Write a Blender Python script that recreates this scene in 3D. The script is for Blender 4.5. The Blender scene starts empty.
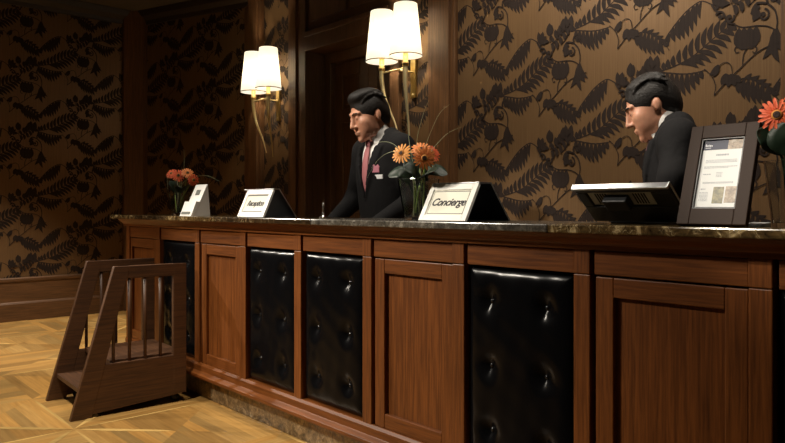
import bpy, bmesh, math, random
import numpy as np
from mathutils import Vector, Matrix
random.seed(7)
PI = math.pi
SC = bpy.context.scene
COL = SC.collection

# ------------------------------------------------------------------ camera model
# World X runs along the counter, Y away from the guest side towards the back wall, Z up.
F_PX, CX, HORIZON, CAM_H = 690.0, 392.5, 207.5, 1.10
UX, UZ, NX, NZ = .6699, -.7425, .7425, .6699
YAW = math.atan2(.7425, .6699)

def at(px, py, Y):
    a = (px - CX) / F_PX
    Z = Y / (NX * a + NZ)
    return Vector((Z * (UX * a + UZ), Y, CAM_H + (HORIZON - py) / F_PX * Z))

def xat(px, Y):
    return at(px, HORIZON, Y).x

# ------------------------------------------------------------------ materials
MATS = {}

def new_mat(name):
    m = bpy.data.materials.new(name)
    m.use_nodes = True
    nt = m.node_tree
    nt.nodes.clear()
    out = nt.nodes.new('ShaderNodeOutputMaterial')
    b = nt.nodes.new('ShaderNodeBsdfPrincipled')
    nt.links.new(b.outputs[0], out.inputs[0])
    MATS[name] = m
    return m, nt, b

def setp(b, **kw):
    for k, v in kw.items():
        k = k.replace('_', ' ')
        if k in b.inputs:
            s = b.inputs[k]
            if hasattr(s.default_value, '__len__') and len(s.default_value) == 4 and len(v) == 3:
                v = (*v, 1)
            s.default_value = v

def plain(name, col, rough=.5, metal=0.0, **kw):
    m, nt, b = new_mat(name)
    setp(b, Base_Color=col, Roughness=rough, Metallic=metal, **kw)
    return m

def coords(nt, scale):
    tc = nt.nodes.new('ShaderNodeTexCoord')
    mp = nt.nodes.new('ShaderNodeMapping')
    mp.inputs['Scale'].default_value = scale
    nt.links.new(tc.outputs['Object'], mp.inputs['Vector'])
    return mp.outputs[0]

def noise(nt, vec, scale, detail=5, rough=.6, dist=0.0):
    n = nt.nodes.new('ShaderNodeTexNoise')
    n.inputs['Scale'].default_value = scale
    n.inputs['Detail'].default_value = detail
    n.inputs['Roughness'].default_value = rough
    n.inputs['Distortion'].default_value = dist
    if vec is not None:
        nt.links.new(vec, n.inputs['Vector'])
    return n.outputs['Fac']

def ramp(nt, fac, stops):
    r = nt.nodes.new('ShaderNodeValToRGB')
    e = r.color_ramp.elements
    while len(e) < len(stops):
        e.new(.5)
    for i, (p, c) in enumerate(stops):
        e[i].position = p
        e[i].color = (*c, 1)
    nt.links.new(fac, r.inputs[0])
    return r.outputs[0]

def mixc(nt, fac, a, b, mode='MIX'):
    n = nt.nodes.new('ShaderNodeMix')
    n.data_type = 'RGBA'
    n.blend_type = mode
    for s, v in ((n.inputs[0], fac), (n.inputs[6], a), (n.inputs[7], b)):
        if isinstance(v, (float, int)):
            s.default_value = v
        elif isinstance(v, tuple):
            s.default_value = (*v, 1)
        else:
            nt.links.new(v, s)
    return n.outputs[2]

def bump(nt, b, h, strength, dist=.002):
    n = nt.nodes.new('ShaderNodeBump')
    n.inputs['Strength'].default_value = strength
    n.inputs['Distance'].default_value = dist
    nt.links.new(h, n.inputs['Height'])
    nt.links.new(n.outputs[0], b.inputs['Normal'])

def wood(name, dark, light, axis, rough=.4, fine=1.0, **kw):
    m, nt, b = new_mat(name)
    sc = [110 * fine] * 3
    sc['xyz'.index(axis)] = 4.5 * fine
    v = coords(nt, tuple(sc))
    n1 = noise(nt, v, 1.0, 6, .65, .3)
    sc2 = [9.0] * 3
    sc2['xyz'.index(axis)] = .7
    n2 = noise(nt, coords(nt, tuple(sc2)), 1.0, 3, .5, .8)
    c1 = ramp(nt, n1, [(.3, dark), (.72, light)])
    c2 = ramp(nt, n2, [(.3, (.82, .80, .78)), (.7, (1.08, 1.06, 1.04))])
    c = mixc(nt, 1.0, c1, c2, 'MULTIPLY')
    nt.links.new(c, b.inputs['Base Color'])
    setp(b, Roughness=rough, **kw)
    bump(nt, b, n1, .12, .001)
    return m

OAK_D, OAK_L = (.075, .022, .0045), (.225, .072, .015)
for ax in 'xyz':
    wood('counter_oak_' + ax, OAK_D, OAK_L, ax, .42, Specular_IOR_Level=.28)
    wood('wall_oak_' + ax, (.060, .028, .011), (.165, .078, .031), ax, .42)
    wood('step_oak_' + ax, (.036, .015, .006), (.112, .048, .018), ax, .5)
    wood('door_oak_' + ax, (.055, .028, .013), (.150, .074, .033), ax, .45)

def marble(name, dark, mid, vein, rough, scale=1.0, gap=.62):
    m, nt, b = new_mat(name)
    v = coords(nt, (scale, scale, scale))
    n1 = noise(nt, v, 9, 8, .68, 1.4)
    n2 = noise(nt, v, 28, 6, .65, 1.0)
    vo = nt.nodes.new('ShaderNodeTexVoronoi')
    vo.feature = 'DISTANCE_TO_EDGE'
    vo.inputs['Scale'].default_value = 22
    mp = nt.nodes.new('ShaderNodeVectorMath')
    mp.operation = 'ADD'
    nz_ = nt.nodes.new('ShaderNodeTexNoise')
    nz_.inputs['Scale'].default_value = 14
    nt.links.new(v, nz_.inputs['Vector'])
    nt.links.new(v, mp.inputs[0])
    sc_ = nt.nodes.new('ShaderNodeVectorMath')
    sc_.operation = 'SCALE'
    sc_.inputs['Scale'].default_value = .12
    nt.links.new(nz_.outputs['Color'], sc_.inputs[0])
    nt.links.new(sc_.outputs[0], mp.inputs[1])
    nt.links.new(mp.outputs[0], vo.inputs['Vector'])
    base = ramp(nt, n1, [(.32, dark), (.52, mid), (gap, mid), (.78, vein)])
    sp = ramp(nt, n2, [(.35, (.35, .33, .3)), (.7, (1.35, 1.3, 1.2))])
    c = mixc(nt, 1.0, base, sp, 'MULTIPLY')
    vm = ramp(nt, vo.outputs['Distance'], [(.0, (1, 1, 1)), (.035, (0, 0, 0))])
    vn = ramp(nt, n1, [(.5, (0, 0, 0)), (.62, (.8, .8, .8))])
    f = mixc(nt, 1.0, vm, vn, 'MULTIPLY')
    bw = nt.nodes.new('ShaderNodeRGBToBW')
    nt.links.new(f, bw.inputs[0])
    c = mixc(nt, bw.outputs[0], c, vein)
    nt.links.new(c, b.inputs['Base Color'])
    setp(b, Roughness=rough)
    return m

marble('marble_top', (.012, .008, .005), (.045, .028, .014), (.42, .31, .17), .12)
marble('marble_gold', (.022, .013, .006), (.11, .070, .028), (.80, .64, .36), .14, 1.6, .56)  # countertop marble with a golden reflection painted in
marble('marble_grey', (.035, .032, .028), (.12, .11, .095), (.42, .40, .36), .16, 2.0, .58)  # countertop marble with a grey reflection painted in
marble('marble_plinth', (.06, .042, .024), (.27, .19, .105), (.70, .58, .38), .3, 1.3, .56)

# leather
m, nt, b = new_mat('black_leather')
setp(b, Base_Color=(.003, .003, .0035), Roughness=.21, Specular_IOR_Level=.11)
bump(nt, b, noise(nt, coords(nt, (1, 1, 1)), 140, 4, .6, .5), .10, .001)
plain('leather_button', (.005, .005, .006), .22)

# wallpaper ground: bronze with faint vertical threads
m, nt, b = new_mat('wallpaper_ground')
n1 = noise(nt, coords(nt, (260, 260, 3)), 1.0, 4, .6)
c = ramp(nt, n1, [(.3, (.135, .076, .033)), (.7, (.205, .118, .053))])
nt.links.new(c, b.inputs['Base Color'])
setp(b, Roughness=.42, Metallic=.35)
m, nt, b = new_mat('wallpaper_leaf')
n1 = noise(nt, coords(nt, (260, 260, 3)), 1.0, 4, .6)
c = ramp(nt, n1, [(.3, (.013, .008, .006)), (.7, (.026, .016, .012))])
nt.links.new(c, b.inputs['Base Color'])
setp(b, Roughness=.7, Specular_IOR_Level=.2)

# parquet: colour per plank comes from a face attribute
def parquet(name, sc):
    m, nt, b = new_mat(name)
    at_ = nt.nodes.new('ShaderNodeAttribute')
    at_.attribute_name = 'plank'
    n1 = noise(nt, coords(nt, sc), 1.0, 6, .6, .4)
    g = ramp(nt, n1, [(.3, (.72, .68, .62)), (.7, (1.12, 1.1, 1.06))])
    c = mixc(nt, 1.0, at_.outputs['Color'], g, 'MULTIPLY')
    nt.links.new(c, b.inputs['Base Color'])
    setp(b, Roughness=.34)
    bump(nt, b, n1, .05, .0006)
parquet('parquet_x', (3, 55, 1))
parquet('parquet_y', (55, 3, 1))

plain('ceiling_paint', (.10, .085, .07), .8)
plain('cornice_wood', (.022, .013, .008), .5)
plain('brass', (.72, .52, .20), .28, 1.0)
plain('old_brass', (.86, .72, .40), .38, .55)
plain('chrome', (.85, .85, .87), .12, 1.0)
plain('silver_metal', (.62, .64, .66), .28, 1.0)
plain('white_plastic', (.86, .85, .81), .35)
plain('white_frame', (.84, .83, .78), .4)
plain('cream_card', (.80, .78, .66), .6)
plain('ink', (.010, .010, .010), .6)
plain('sign_line', (.10, .10, .085), .5)
plain('grey_ink', (.42, .44, .48), .6)
plain('black_board', (.010, .010, .011), .4)
plain('monitor_black', (.026, .028, .031), .4)
plain('monitor_grey', (.62, .63, .60), .4)
plain('screen_glass', (.01, .01, .012), .1)
plain('paper_white', (.83, .85, .84), .5)
plain('navy_print', (.030, .038, .075), .5)
plain('white_ink', (.75, .77, .8), .6)
m, nt, b = new_mat('hair_black')
setp(b, Base_Color=(.010, .0075, .006), Roughness=.55, Specular_IOR_Level=.35)
bump(nt, b, noise(nt, coords(nt, (320, 60, 120)), 1.0, 4, .6, .4), .6, .004)
plain('eyebrow_black', (.016, .011, .009), .7)
plain('eye_white', (.6, .57, .53), .25)
plain('iris_brown', (.02, .011, .006), .2)
plain('shirt_white', (.80, .77, .74), .75)
plain('tie_pink', (.40, .14, .15), .6)
plain('tie_plum', (.13, .045, .06), .6)
plain('square_pink', (.55, .20, .26), .7)
plain('tag_white', (.85, .85, .85), .4)
plain('gold_braid', (.55, .40, .15), .4, .7)
plain('shoe_black', (.008, .008, .008), .25)
plain('rubber', (.012, .012, .012), .6)
plain('brochure_print', (.12, .13, .11), .6)

def cloth(name, col):
    m, nt, b = new_mat(name)
    n = noise(nt, coords(nt, (1, 1, 1)), 420, 3, .6)
    c = ramp(nt, n, [(.3, tuple(v * .7 for v in col)), (.7, tuple(v * 1.25 for v in col))])
    nt.links.new(c, b.inputs['Base Color'])
    n2 = noise(nt, coords(nt, (1, 1, .6)), 9, 3, .5, .6)
    setp(b, Roughness=.85, Specular_IOR_Level=.2)
    bump(nt, b, n2, .5, .02)
cloth('suit_black', (.0045, .004, .0045))
cloth('suit_charcoal', (.006, .0056, .006))

m, nt, b = new_mat('skin')
n = noise(nt, coords(nt, (1, 1, 1)), 30, 4, .6)
c = ramp(nt, n, [(.3, (.50, .235, .145)), (.7, (.60, .30, .19))])
nt.links.new(c, b.inputs['Base Color'])
setp(b, Roughness=.48, Subsurface_Weight=.12, Subsurface_Radius=(.012, .005, .003))

def petal_mat(name, inner, outer):
    m, nt, b = new_mat(name)
    n = noise(nt, coords(nt, (1, 1, 1)), 90, 3, .6)
    c = ramp(nt, n, [(.3, inner), (.7, outer)])
    nt.links.new(c, b.inputs['Base Color'])
    setp(b, Roughness=.55)
petal_mat('petal_orange', (.75, .20, .045), (.92, .34, .09))
petal_mat('petal_coral', (.72, .10, .035), (.88, .17, .06))
petal_mat('petal_amber', (.80, .30, .05), (.93, .45, .11))
plain('flower_eye', (.035, .016, .010), .8)
plain('flower_ring', (.55, .22, .04), .8)
plain('stem_green', (.22, .30, .06), .5)
plain('leaf_dark', (.009, .022, .010), .48)
plain('grass_pale', (.34, .36, .20), .5)
m, nt, b = new_mat('vase_glass')
setp(b, Base_Color=(.93, .96, .95), Roughness=.02, IOR=1.45, Transmission_Weight=1.0)
m, nt, b = new_mat('vase_water')
setp(b, Base_Color=(.90, .96, .90), Roughness=.0, IOR=1.33, Transmission_Weight=1.0)

# lamp shade: lit fabric; light passes through from the bulb
m = bpy.data.materials.new('shade_fabric')
m.use_nodes = True
nt = m.node_tree
nt.nodes.clear()
out = nt.nodes.new('ShaderNodeOutputMaterial')
tr = nt.nodes.new('ShaderNodeBsdfTranslucent')
tr.inputs[0].default_value = (.95, .90, .78, 1)
df = nt.nodes.new('ShaderNodeBsdfDiffuse')
df.inputs[0].default_value = (.9, .87, .8, 1)
mx = nt.nodes.new('ShaderNodeMixShader')
mx.inputs[0].default_value = .6
em = nt.nodes.new('ShaderNodeEmission')
em.inputs[0].default_value = (1.0, .92, .76, 1)
em.inputs[1].default_value = .55
ad = nt.nodes.new('ShaderNodeAddShader')
nt.links.new(df.outputs[0], mx.inputs[1])
nt.links.new(tr.outputs[0], mx.inputs[2])
nt.links.new(mx.outputs[0], ad.inputs[0])
nt.links.new(em.outputs[0], ad.inputs[1])
nt.links.new(ad.outputs[0], out.inputs[0])
MATS['shade_fabric'] = m
m, nt, b = new_mat('bulb_glow')
setp(b, Base_Color=(1, .9, .7), Emission_Color=(1, .82, .55), Emission_Strength=8.0)
plain('shade_trim', (.45, .36, .24), .6)

# ------------------------------------------------------------------ mesh builder
class MB:
    def __init__(self):
        self.v, self.f, self.mi = [], [], []
    def add(self, vs, fs, mi=0):
        o = len(self.v)
        self.v += [tuple(p) for p in vs]
        self.f += [[i + o for i in f] for f in fs]
        self.mi += [mi] * len(fs)
        return self
    def box(self, x0, x1, y0, y1, z0, z1, mi=0):
        vs = [(x, y, z) for z in (z0, z1) for y in (y0, y1) for x in (x0, x1)]
        return self.add(vs, [(0, 2, 3, 1), (4, 5, 7, 6), (0, 1, 5, 4), (2, 6, 7, 3), (0, 4, 6, 2), (1, 3, 7, 5)], mi)
    def hexa(self, p, mi=0):           # 4 bottom then 4 top
        return self.add(p, [(3, 2, 1, 0), (4, 5, 6, 7), (0, 1, 5, 4), (1, 2, 6, 5), (2, 3, 7, 6), (3, 0, 4, 7)], mi)
    def prism(self, poly, axis, a, b, mi=0):   # polygon in the other two axes, extruded along axis
        n = len(poly)
        def P(t, q):
            return {'x': (t, q[0], q[1]), 'y': (q[0], t, q[1]), 'z': (q[0], q[1], t)}[axis]
        vs = [P(a, q) for q in poly] + [P(b, q) for q in poly]
        fs = [tuple(range(n))[::-1], tuple(range(n, 2 * n))]
        fs += [(i, (i + 1) % n, n + (i + 1) % n, n + i) for i in range(n)]
        return self.add(vs, fs, mi)
    def tube(self, pts, rad, n=8, mi=0, cap=True):
        pts = [Vector(p) for p in pts]
        if not hasattr(rad, '__len__'):
            rad = [rad] * len(pts)
        vs, fs = [], []
        up = None
        for i, p in enumerate(pts):
            t = (pts[min(i + 1, len(pts) - 1)] - pts[max(i - 1, 0)]).normalized()
            if up is None:
                up = Vector((0, 0, 1)) if abs(t.z) < .9 else Vector((1, 0, 0))
            s = t.cross(up).normalized()
            up = s.cross(t).normalized()
            for k in range(n):
                a = 2 * PI * k / n
                vs.append(p + (s * math.cos(a) + up * math.sin(a)) * rad[i])
        for i in range(len(pts) - 1):
            for k in range(n):
                fs.append((i * n + k, i * n + (k + 1) % n, (i + 1) * n + (k + 1) % n, (i + 1) * n + k))
        if cap:
            fs.append(tuple(range(n))[::-1])
            fs.append(tuple(range((len(pts) - 1) * n, len(pts) * n)))
        return self.add(vs, fs, mi)
    def lathe(self, prof, n=24, c=(0, 0, 0), mi=0, R=None, sx=1.0, sy=1.0):
        vs, fs = [], []
        c = Vector(c)
        for r, z in prof:
            for k in range(n):
                a = 2 * PI * k / n
                p = Vector((r * math.cos(a) * sx, r * math.sin(a) * sy, z))
                if R is not None:
                    p = R @ p
                vs.append(c + p)
        for i in range(len(prof) - 1):
            for k in range(n):
                fs.append((i * n + k, i * n + (k + 1) % n, (i + 1) * n + (k + 1) % n, (i + 1) * n + k))
        return self.add(vs, fs, mi)
    def disc(self, r, n, c, mi=0):
        return self.add([(c[0] + r * math.cos(2 * PI * k / n), c[1] + r * math.sin(2 * PI * k / n), c[2]) for k in range(n)], [tuple(range(n))], mi)
    def grid(self, fn, nu, nv, mi=0):
        vs = [fn(i / nu, j / nv) for j in range(nv + 1) for i in range(nu + 1)]
        fs = [(j * (nu + 1) + i, j * (nu + 1) + i + 1, (j + 1) * (nu + 1) + i + 1, (j + 1) * (nu + 1) + i) for j in range(nv) for i in range(nu)]
        return self.add(vs, fs, mi)
    def build(self, name, mats, parent=None, smooth=False, bevel=0, fix=True, seg=2):
        me = bpy.data.meshes.new(name)
        me.from_pydata(self.v, [], self.f)
        if isinstance(mats, str):
            mats = [mats]
        for k in mats:
            me.materials.append(MATS[k])
        me.polygons.foreach_set('material_index', self.mi)
        if fix:
            bm = bmesh.new()
            bm.from_mesh(me)
            bmesh.ops.recalc_face_normals(bm, faces=bm.faces)
            bm.to_mesh(me)
            bm.free()
        if smooth:
            me.polygons.foreach_set('use_smooth', [True] * len(me.polygons))
        me.update()
        o = bpy.data.objects.new(name, me)
        COL.objects.link(o)
        if parent:
            o.parent = parent
        if bevel:
            md = o.modifiers.new('edge', 'BEVEL')
            md.width = bevel
            md.segments = seg
            md.limit_method = 'ANGLE'
            md.angle_limit = math.radians(40)
        return o

def tag(o, label, cat, group=None):
    o['label'] = label
    o['category'] = cat
    if group:
        o['group'] = group
    return o

def thing(name, label, cat, loc=(0, 0, 0), rz=0.0, group=None):
    o = bpy.data.objects.new(name, None)
    COL.objects.link(o)
    o.location = loc
    o.rotation_euler = (0, 0, rz)
    o.empty_display_size = .1
    return tag(o, label, cat, group)

def struct(o):
    o['kind'] = 'structure'
    return o

def copy_thing(root, loc, label=None):
    r = root.copy()
    COL.objects.link(r)
    r.location = loc
    if label:
        r['label'] = label
    def rec(src, dst):
        for ch in list(src.children):
            c = ch.copy()
            COL.objects.link(c)
            c.parent = dst
            rec(ch, c)
    rec(root, r)
    return r

# ------------------------------------------------------------------ room shell
CEIL = 3.2
WALL_Y = 3.5            # back wall face, parallel to the counter
LEFT_X = -7.42          # left wall face
CORNER = Vector((LEFT_X, 2.96, 0))
BEND = Vector((xat(256, WALL_Y), WALL_Y, 0))

def clip_poly(poly, s0, s1, z0, z1):
    for ax, lim, sg in ((0, s0, 1), (0, s1, -1), (1, z0, 1), (1, z1, -1)):
        res = []
        for i in range(len(poly)):
            p, q = poly[i - 1], poly[i]
            dp, dq = (p[ax] - lim) * sg, (q[ax] - lim) * sg
            if dp >= 0:
                res.append(p)
            if (dp >= 0) != (dq >= 0):
                t = dp / (dp - dq)
                res.append((p[0] + (q[0] - p[0]) * t, p[1] + (q[1] - p[1]) * t))
        poly = res
        if len(poly) < 3:
            return None
    return poly

# --- parquet floor: stars of tapered planks inside square panels
def build_floor():
    TILE, X0, Y0 = .73, -3.60, 1.12
    mb = MB()
    cols = []
    def rnd_col(light=0):
        k = random.uniform(.62, 1.14) * (1.32 if light else 1)
        w = random.uniform(-.03, .03)
        base = (.44 + w, .255, .080 - w * .3) if not light else (.52, .35, .125)
        return tuple(c * k for c in base) + (1,)
    def put(poly, z, mi, col):
        mb.add([(p[0], p[1], z) for p in poly], [tuple(range(len(poly)))], mi)
        cols.append(col)
    xa, xb, ya, yb = -7.6, 1.6, -2.2, 4.0
    i0, i1 = math.floor((xa - X0) / TILE), math.ceil((xb - X0) / TILE)
    j0, j1 = math.floor((ya - Y0) / TILE), math.ceil((yb - Y0) / TILE)
    NP = 6
    for i in range(i0, i1):
        for j in range(j0, j1):
            cx, cy = X0 + (i + .5) * TILE, Y0 + (j + .5) * TILE
            h = TILE / 2
            for q in range(4):
                R = [(1, 0, 0, 1), (0, -1, 1, 0), (-1, 0, 0, -1), (0, 1, -1, 0)][q]
                def tr(u, v):
                    return (cx + R[0] * u + R[1] * v, cy + R[2] * u + R[3] * v)
                # triangle with apex at the panel centre, base at v=-h
                across = (i + j + q) % 2 == 0
                for k in range(NP):
                    if across:                       # planks parallel to the base
                        a, b_ = h * k / NP, h * (k + 1) / NP
                        pl = [tr(-a, -a), tr(a, -a), tr(b_, -b_), tr(-b_, -b_)]
                        if k == 0:
                            pl = pl[1:]
                        mi = 0 if q % 2 == 0 else 1
                    else:                            # planks running from the base towards the centre
                        u0, u1 = -h + 2 * h * k / NP, -h + 2 * h * (k + 1) / NP
                        pl = [tr(u0, -h), tr(u1, -h), tr(u1, -abs(u1)), tr(u0, -abs(u0))]
                        pl = [p for n_, p in enumerate(pl) if n_ == 0 or (abs(p[0] - pl[n_ - 1][0]) + abs(p[1] - pl[n_ - 1][1])) > 1e-6]
                        mi = 1 if q % 2 == 0 else 0
                    if len(pl) >= 3:
                        put(pl, 0, mi, rnd_col())
    # pale star rays
    for i in range(i0, i1 + 1):
        for j in range(j0, j1 + 1):
            if (i + 2 * j) % 4:
                continue
            sx, sy = X0 + i * TILE, Y0 + j * TILE
            for k in range(8):
                a = k * PI / 4
                L = TILE * (.97 if k % 2 == 0 else .69)
                d = (math.cos(a), math.sin(a))
                n = (-d[1], d[0])
                pts = []
                w = .016 if k % 2 else .009
                for (t, s) in ((0, 0), (.3, -1), (.85, -.8), (1, 0), (.85, .8), (.3, 1)):
                    pts.append((sx + d[0] * L * t + n[0] * w * s, sy + d[1] * L * t + n[1] * w * s))
                put(pts, .0006 + .0001 * k, 0 if k % 4 in (0,) else 1, rnd_col(1))
    o = mb.build('floor', ['parquet_x', 'parquet_y'], fix=False)
    me = o.data
    ca = me.color_attributes.new('plank', 'FLOAT_COLOR', 'CORNER')
    for p in me.polygons:
        for li in p.loop_indices:
            ca.data[li].color = cols[p.index]
    for p in me.polygons:
        if p.normal.z < 0:
            p.flip()
    # subfloor slab for thickness
    return struct(o)
build_floor()
sl = MB().box(-7.8, 1.8, -2.4, 4.2, -.12, -.004).build('floor_slab', 'cornice_wood')
struct(sl)
struct(MB().box(-7.8, 1.8, -2.4, 4.2, CEIL, CEIL + .1).build('ceiling', 'ceiling_paint'))

# --- wallpaper motif, measured from the repeat and given in metres
DU, DZ = .529, .6447
def mt(x, y):      # tracing units of the repeat -> metres on the wall
    s = (x - 385) * .001128
    t = -(y - 5) * (.00101 + .00000033 * (x - 0))
    return (s, t)
MOTIF = []
def m_leaf(b, t, w, bend=0.0, n=5):
    b, t = Vector(mt(*b)), Vector(mt(*t))
    d = t - b
    nn = Vector((-d.y, d.x))
    L, R = [], []
    for i in range(n + 1):
        s = i / n
        c = b + d * s + nn * bend * math.sin(PI * s)
        ww = w * .00180 * (math.sin(PI * min(1, s * .92 + .08)) ** .7) * (1 - .25 * s)
        dn = nn.normalized()
        L.append(c + dn * ww)
        R.append(c - dn * ww)
    MOTIF.append([tuple(p) for p in L[:-1]] + [tuple(b + d)] + [tuple(p) for p in R[:-1]][::-1])
def m_stroke(pts, w0, w1=None, n=4):
    w1 = w0 if w1 is None else w1
    P = [Vector(mt(*p)) for p in pts]
    # Catmull-Rom resample
    Q = []
    for i in range(len(P) - 1):
        p0, p1, p2, p3 = P[max(i - 1, 0)], P[i], P[i + 1], P[min(i + 2, len(P) - 1)]
        for k in range(n):
            t = k / n
            Q.append(.5 * ((2 * p1) + (p2 - p0) * t + (2 * p0 - 5 * p1 + 4 * p2 - p3) * t * t + (3 * p1 - p0 - 3 * p2 + p3) * t ** 3))
    Q.append(P[-1])
    prev = None
    for i, q in enumerate(Q):
        t = (Q[min(i + 1, len(Q) - 1)] - Q[max(i - 1, 0)])
        nn = Vector((-t.y, t.x)).normalized()
        w = .0014 * (w0 + (w1 - w0) * i / (len(Q) - 1)) / 2
        cur = (tuple(q + nn * w), tuple(q - nn * w))
        if prev:
            MOTIF.append([prev[0], cur[0], cur[1], prev[1]])
        prev = cur
    return Q
def m_spiral(cx, cy, r, a0, turns, w, sgn=1):
    pts = []
    n = int(14 * turns)
    for i in range(n + 1):
        s = i / n
        a = a0 + sgn * s * turns * 2 * PI
        rr = r * (1 - .8 * s)
        pts.append((cx + rr * math.cos(a), cy + rr * math.sin(a)))
    m_stroke(pts, w, w * .8, 2)
    MOTIF.append([mt(cx + r * .3 * math.cos(k * PI / 4), cy + r * .3 * math.sin(k * PI / 4)) for k in range(8)])

# wing leaf with hanging fronds
m_stroke([(200, 180), (225, 135), (265, 85), (305, 45), (345, 18), (385, 5), (430, 30)], 5, 4)
for bx, by, tx, ty, w in ((215, 155, 214, 190, 7), (232, 128, 232, 178, 8), (252, 102, 262, 172, 9), (275, 76, 288, 168, 10), (300, 52, 306, 166, 10),
                          (325, 32, 326, 158, 10), (348, 20, 345, 140, 9), (366, 12, 362, 115, 8), (382, 8, 378, 85, 6)):
    m_leaf((bx, by), (tx, ty), w, -.09)
# large rising fern
m_stroke([(195, 305), (265, 284), (340, 250), (415, 195), (470, 155), (530, 125)], 6, 3)
for bx, by, tx, ty in ((215, 300, 205, 262), (235, 294, 228, 248), (258, 287, 255, 232), (285, 277, 285, 208), (312, 265, 318, 188), (340, 250, 346, 162),
                       (368, 231, 378, 140), (395, 211, 408, 122), (422, 190, 436, 108), (448, 171, 466, 102), (472, 155, 494, 104), (498, 141, 522, 108)):
    m_leaf((bx, by), (tx, ty), 8.5, .10)
for bx, by, tx, ty in ((290, 275, 372, 302), (318, 262, 402, 296), (345, 248, 428, 283), (372, 229, 452, 268), (398, 210, 476, 250),
                       (424, 190, 498, 228), (450, 171, 514, 204), (476, 153, 528, 180), (500, 140, 538, 156)):
    m_leaf((bx, by), (tx, ty), 8.5, .12)
# second fern hanging under it
m_stroke([(185, 310), (240, 318), (300, 325), (355, 322), (405, 312)], 6, 3)
for bx, by, tx, ty in ((205, 314, 212, 372), (225, 317, 238, 392), (247, 319, 264, 412), (270, 321, 290, 425), (294, 324, 312, 430), (318, 324, 335, 422),
                       (340, 323, 356, 402), (360, 321, 374, 378), (380, 317, 392, 352)):
    m_leaf((bx, by), (tx, ty), 8.5, -.08)
for bx, by, tx, ty in ((200, 312, 180, 282), (190, 311, 168, 300)):
    m_leaf((bx, by), (tx, ty), 7, .1)
# small arching fern
m_stroke([(60, 115), (90, 98), (125, 104), (165, 130), (205, 165), (235, 208)], 5, 2)
for bx, by, tx, ty in ((80, 102, 76, 168), (98, 99, 100, 196), (116, 103, 122, 214), (134, 111, 146, 222), (152, 122, 168, 226), (170, 134, 190, 226), (190, 152, 212, 226)):
    m_leaf((bx, by), (tx, ty), 8, -.10)
for bx, by, tx, ty in ((100, 99, 128, 78), (122, 104, 160, 92), (144, 117, 188, 112), (166, 132, 208, 134), (186, 149, 224, 158), (206, 168, 236, 182)):
    m_leaf((bx, by), (tx, ty), 7, -.14)
# tall tulip pair with buds
for bx, by, tx, ty, w in ((132, 312, 126, 236, 15), (146, 314, 142, 222, 13), (166, 314, 178, 224, 15), (92, 330, 100, 286, 10), (104, 332, 110, 290, 7),
                          (42, 325, 40, 250, 14), (52, 322, 56, 262, 9)):
    m_leaf((bx, by), (tx, ty), w, .03)
m_stroke([(42, 325), (44, 360), (70, 400)], 3)
m_stroke([(150, 314), (150, 345), (120, 380)], 4)
# striped bell flower with curled sepals
for tx, w in ((545, 17), (566, 16), (590, 16), (615, 15)):
    m_leaf((578 + (tx - 580) * .35, 238), (tx, 146), w, (580 - tx) * .003)
m_stroke([(575, 232), (545, 222), (528, 232), (534, 250), (546, 246)], 6, 3)
m_stroke([(580, 232), (605, 226), (618, 240), (610, 256), (600, 250)], 6, 3)
m_stroke([(578, 235), (564, 262), (560, 300)], 4)
# drooping leaf cluster
for tx, ty, w in ((640, 285, 13), (664, 240, 11), (706, 302, 12), (728, 262, 13), (745, 245, 9)):
    m_leaf((692, 172), (tx, ty), w, .12 if tx < 690 else -.12)
# stems and tendrils
m_stroke([(525, 130), (560, 148), (620, 150), (660, 158), (690, 175)], 4)
m_stroke([(660, 70), (688, 100), (698, 140), (694, 175)], 7, 4)
m_stroke([(735, 215), (650, 240), (600, 270), (555, 310), (500, 360), (440, 425)], 4)
m_stroke([(440, 425), (446, 380), (425, 335), (395, 308)], 3)
m_stroke([(520, 345), (512, 300), (490, 285), (462, 298), (446, 318)], 3)
for bx, by, tx, ty, w in ((462, 296, 420, 338, 10), (458, 300, 436, 346, 8), (498, 335, 470, 380, 14), (500, 338, 500, 392, 12), (505, 338, 530, 386, 12), (520, 345, 556, 372, 10)):
    m_leaf((bx, by), (tx, ty), w, .06)
m_spiral(682, 52, 25, 2.6, 1.3, 8, 1)
m_spiral(645, 112, 24, -1.4, 1.2, 7, 1)
m_stroke([(618, 112), (600, 90), (620, 62), (660, 70)], 9, 7)
for tx, ty in ((602, 130), (612, 70), (592, 100)):
    m_leaf((622, 88), (tx, ty), 12, .1)
# curl cluster beside the wing
m_spiral(452, 40, 26, .6, 1.2, 9, -1)
m_spiral(468, 86, 20, 3.4, 1.1, 8, 1)
m_spiral(508, 100, 20, -.4, 1.1, 8, 1)
m_stroke([(430, 30), (450, 62), (480, 75), (500, 118), (525, 130)], 8, 5)
for tx, ty, w in ((440, -22, 11), (470, -18, 12), (492, 8, 9), (510, 40, 9)):
    m_leaf((465, 42), (tx, ty), w, .1)
# feathery sprig
m_stroke([(520, 60), (560, 35), (600, 5), (640, -30)], 5, 3)
for bx, by, tx, ty in ((530, 55, 534, 96), (550, 42, 560, 88), (572, 26, 586, 70), (594, 10, 610, 50), (614, -8, 630, 30),
                       (540, 46, 520, 8), (562, 32, 548, -16), (584, 16, 574, -32), (606, -2, 600, -45)):
    m_leaf((bx, by), (tx, ty), 8, .08)

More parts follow.
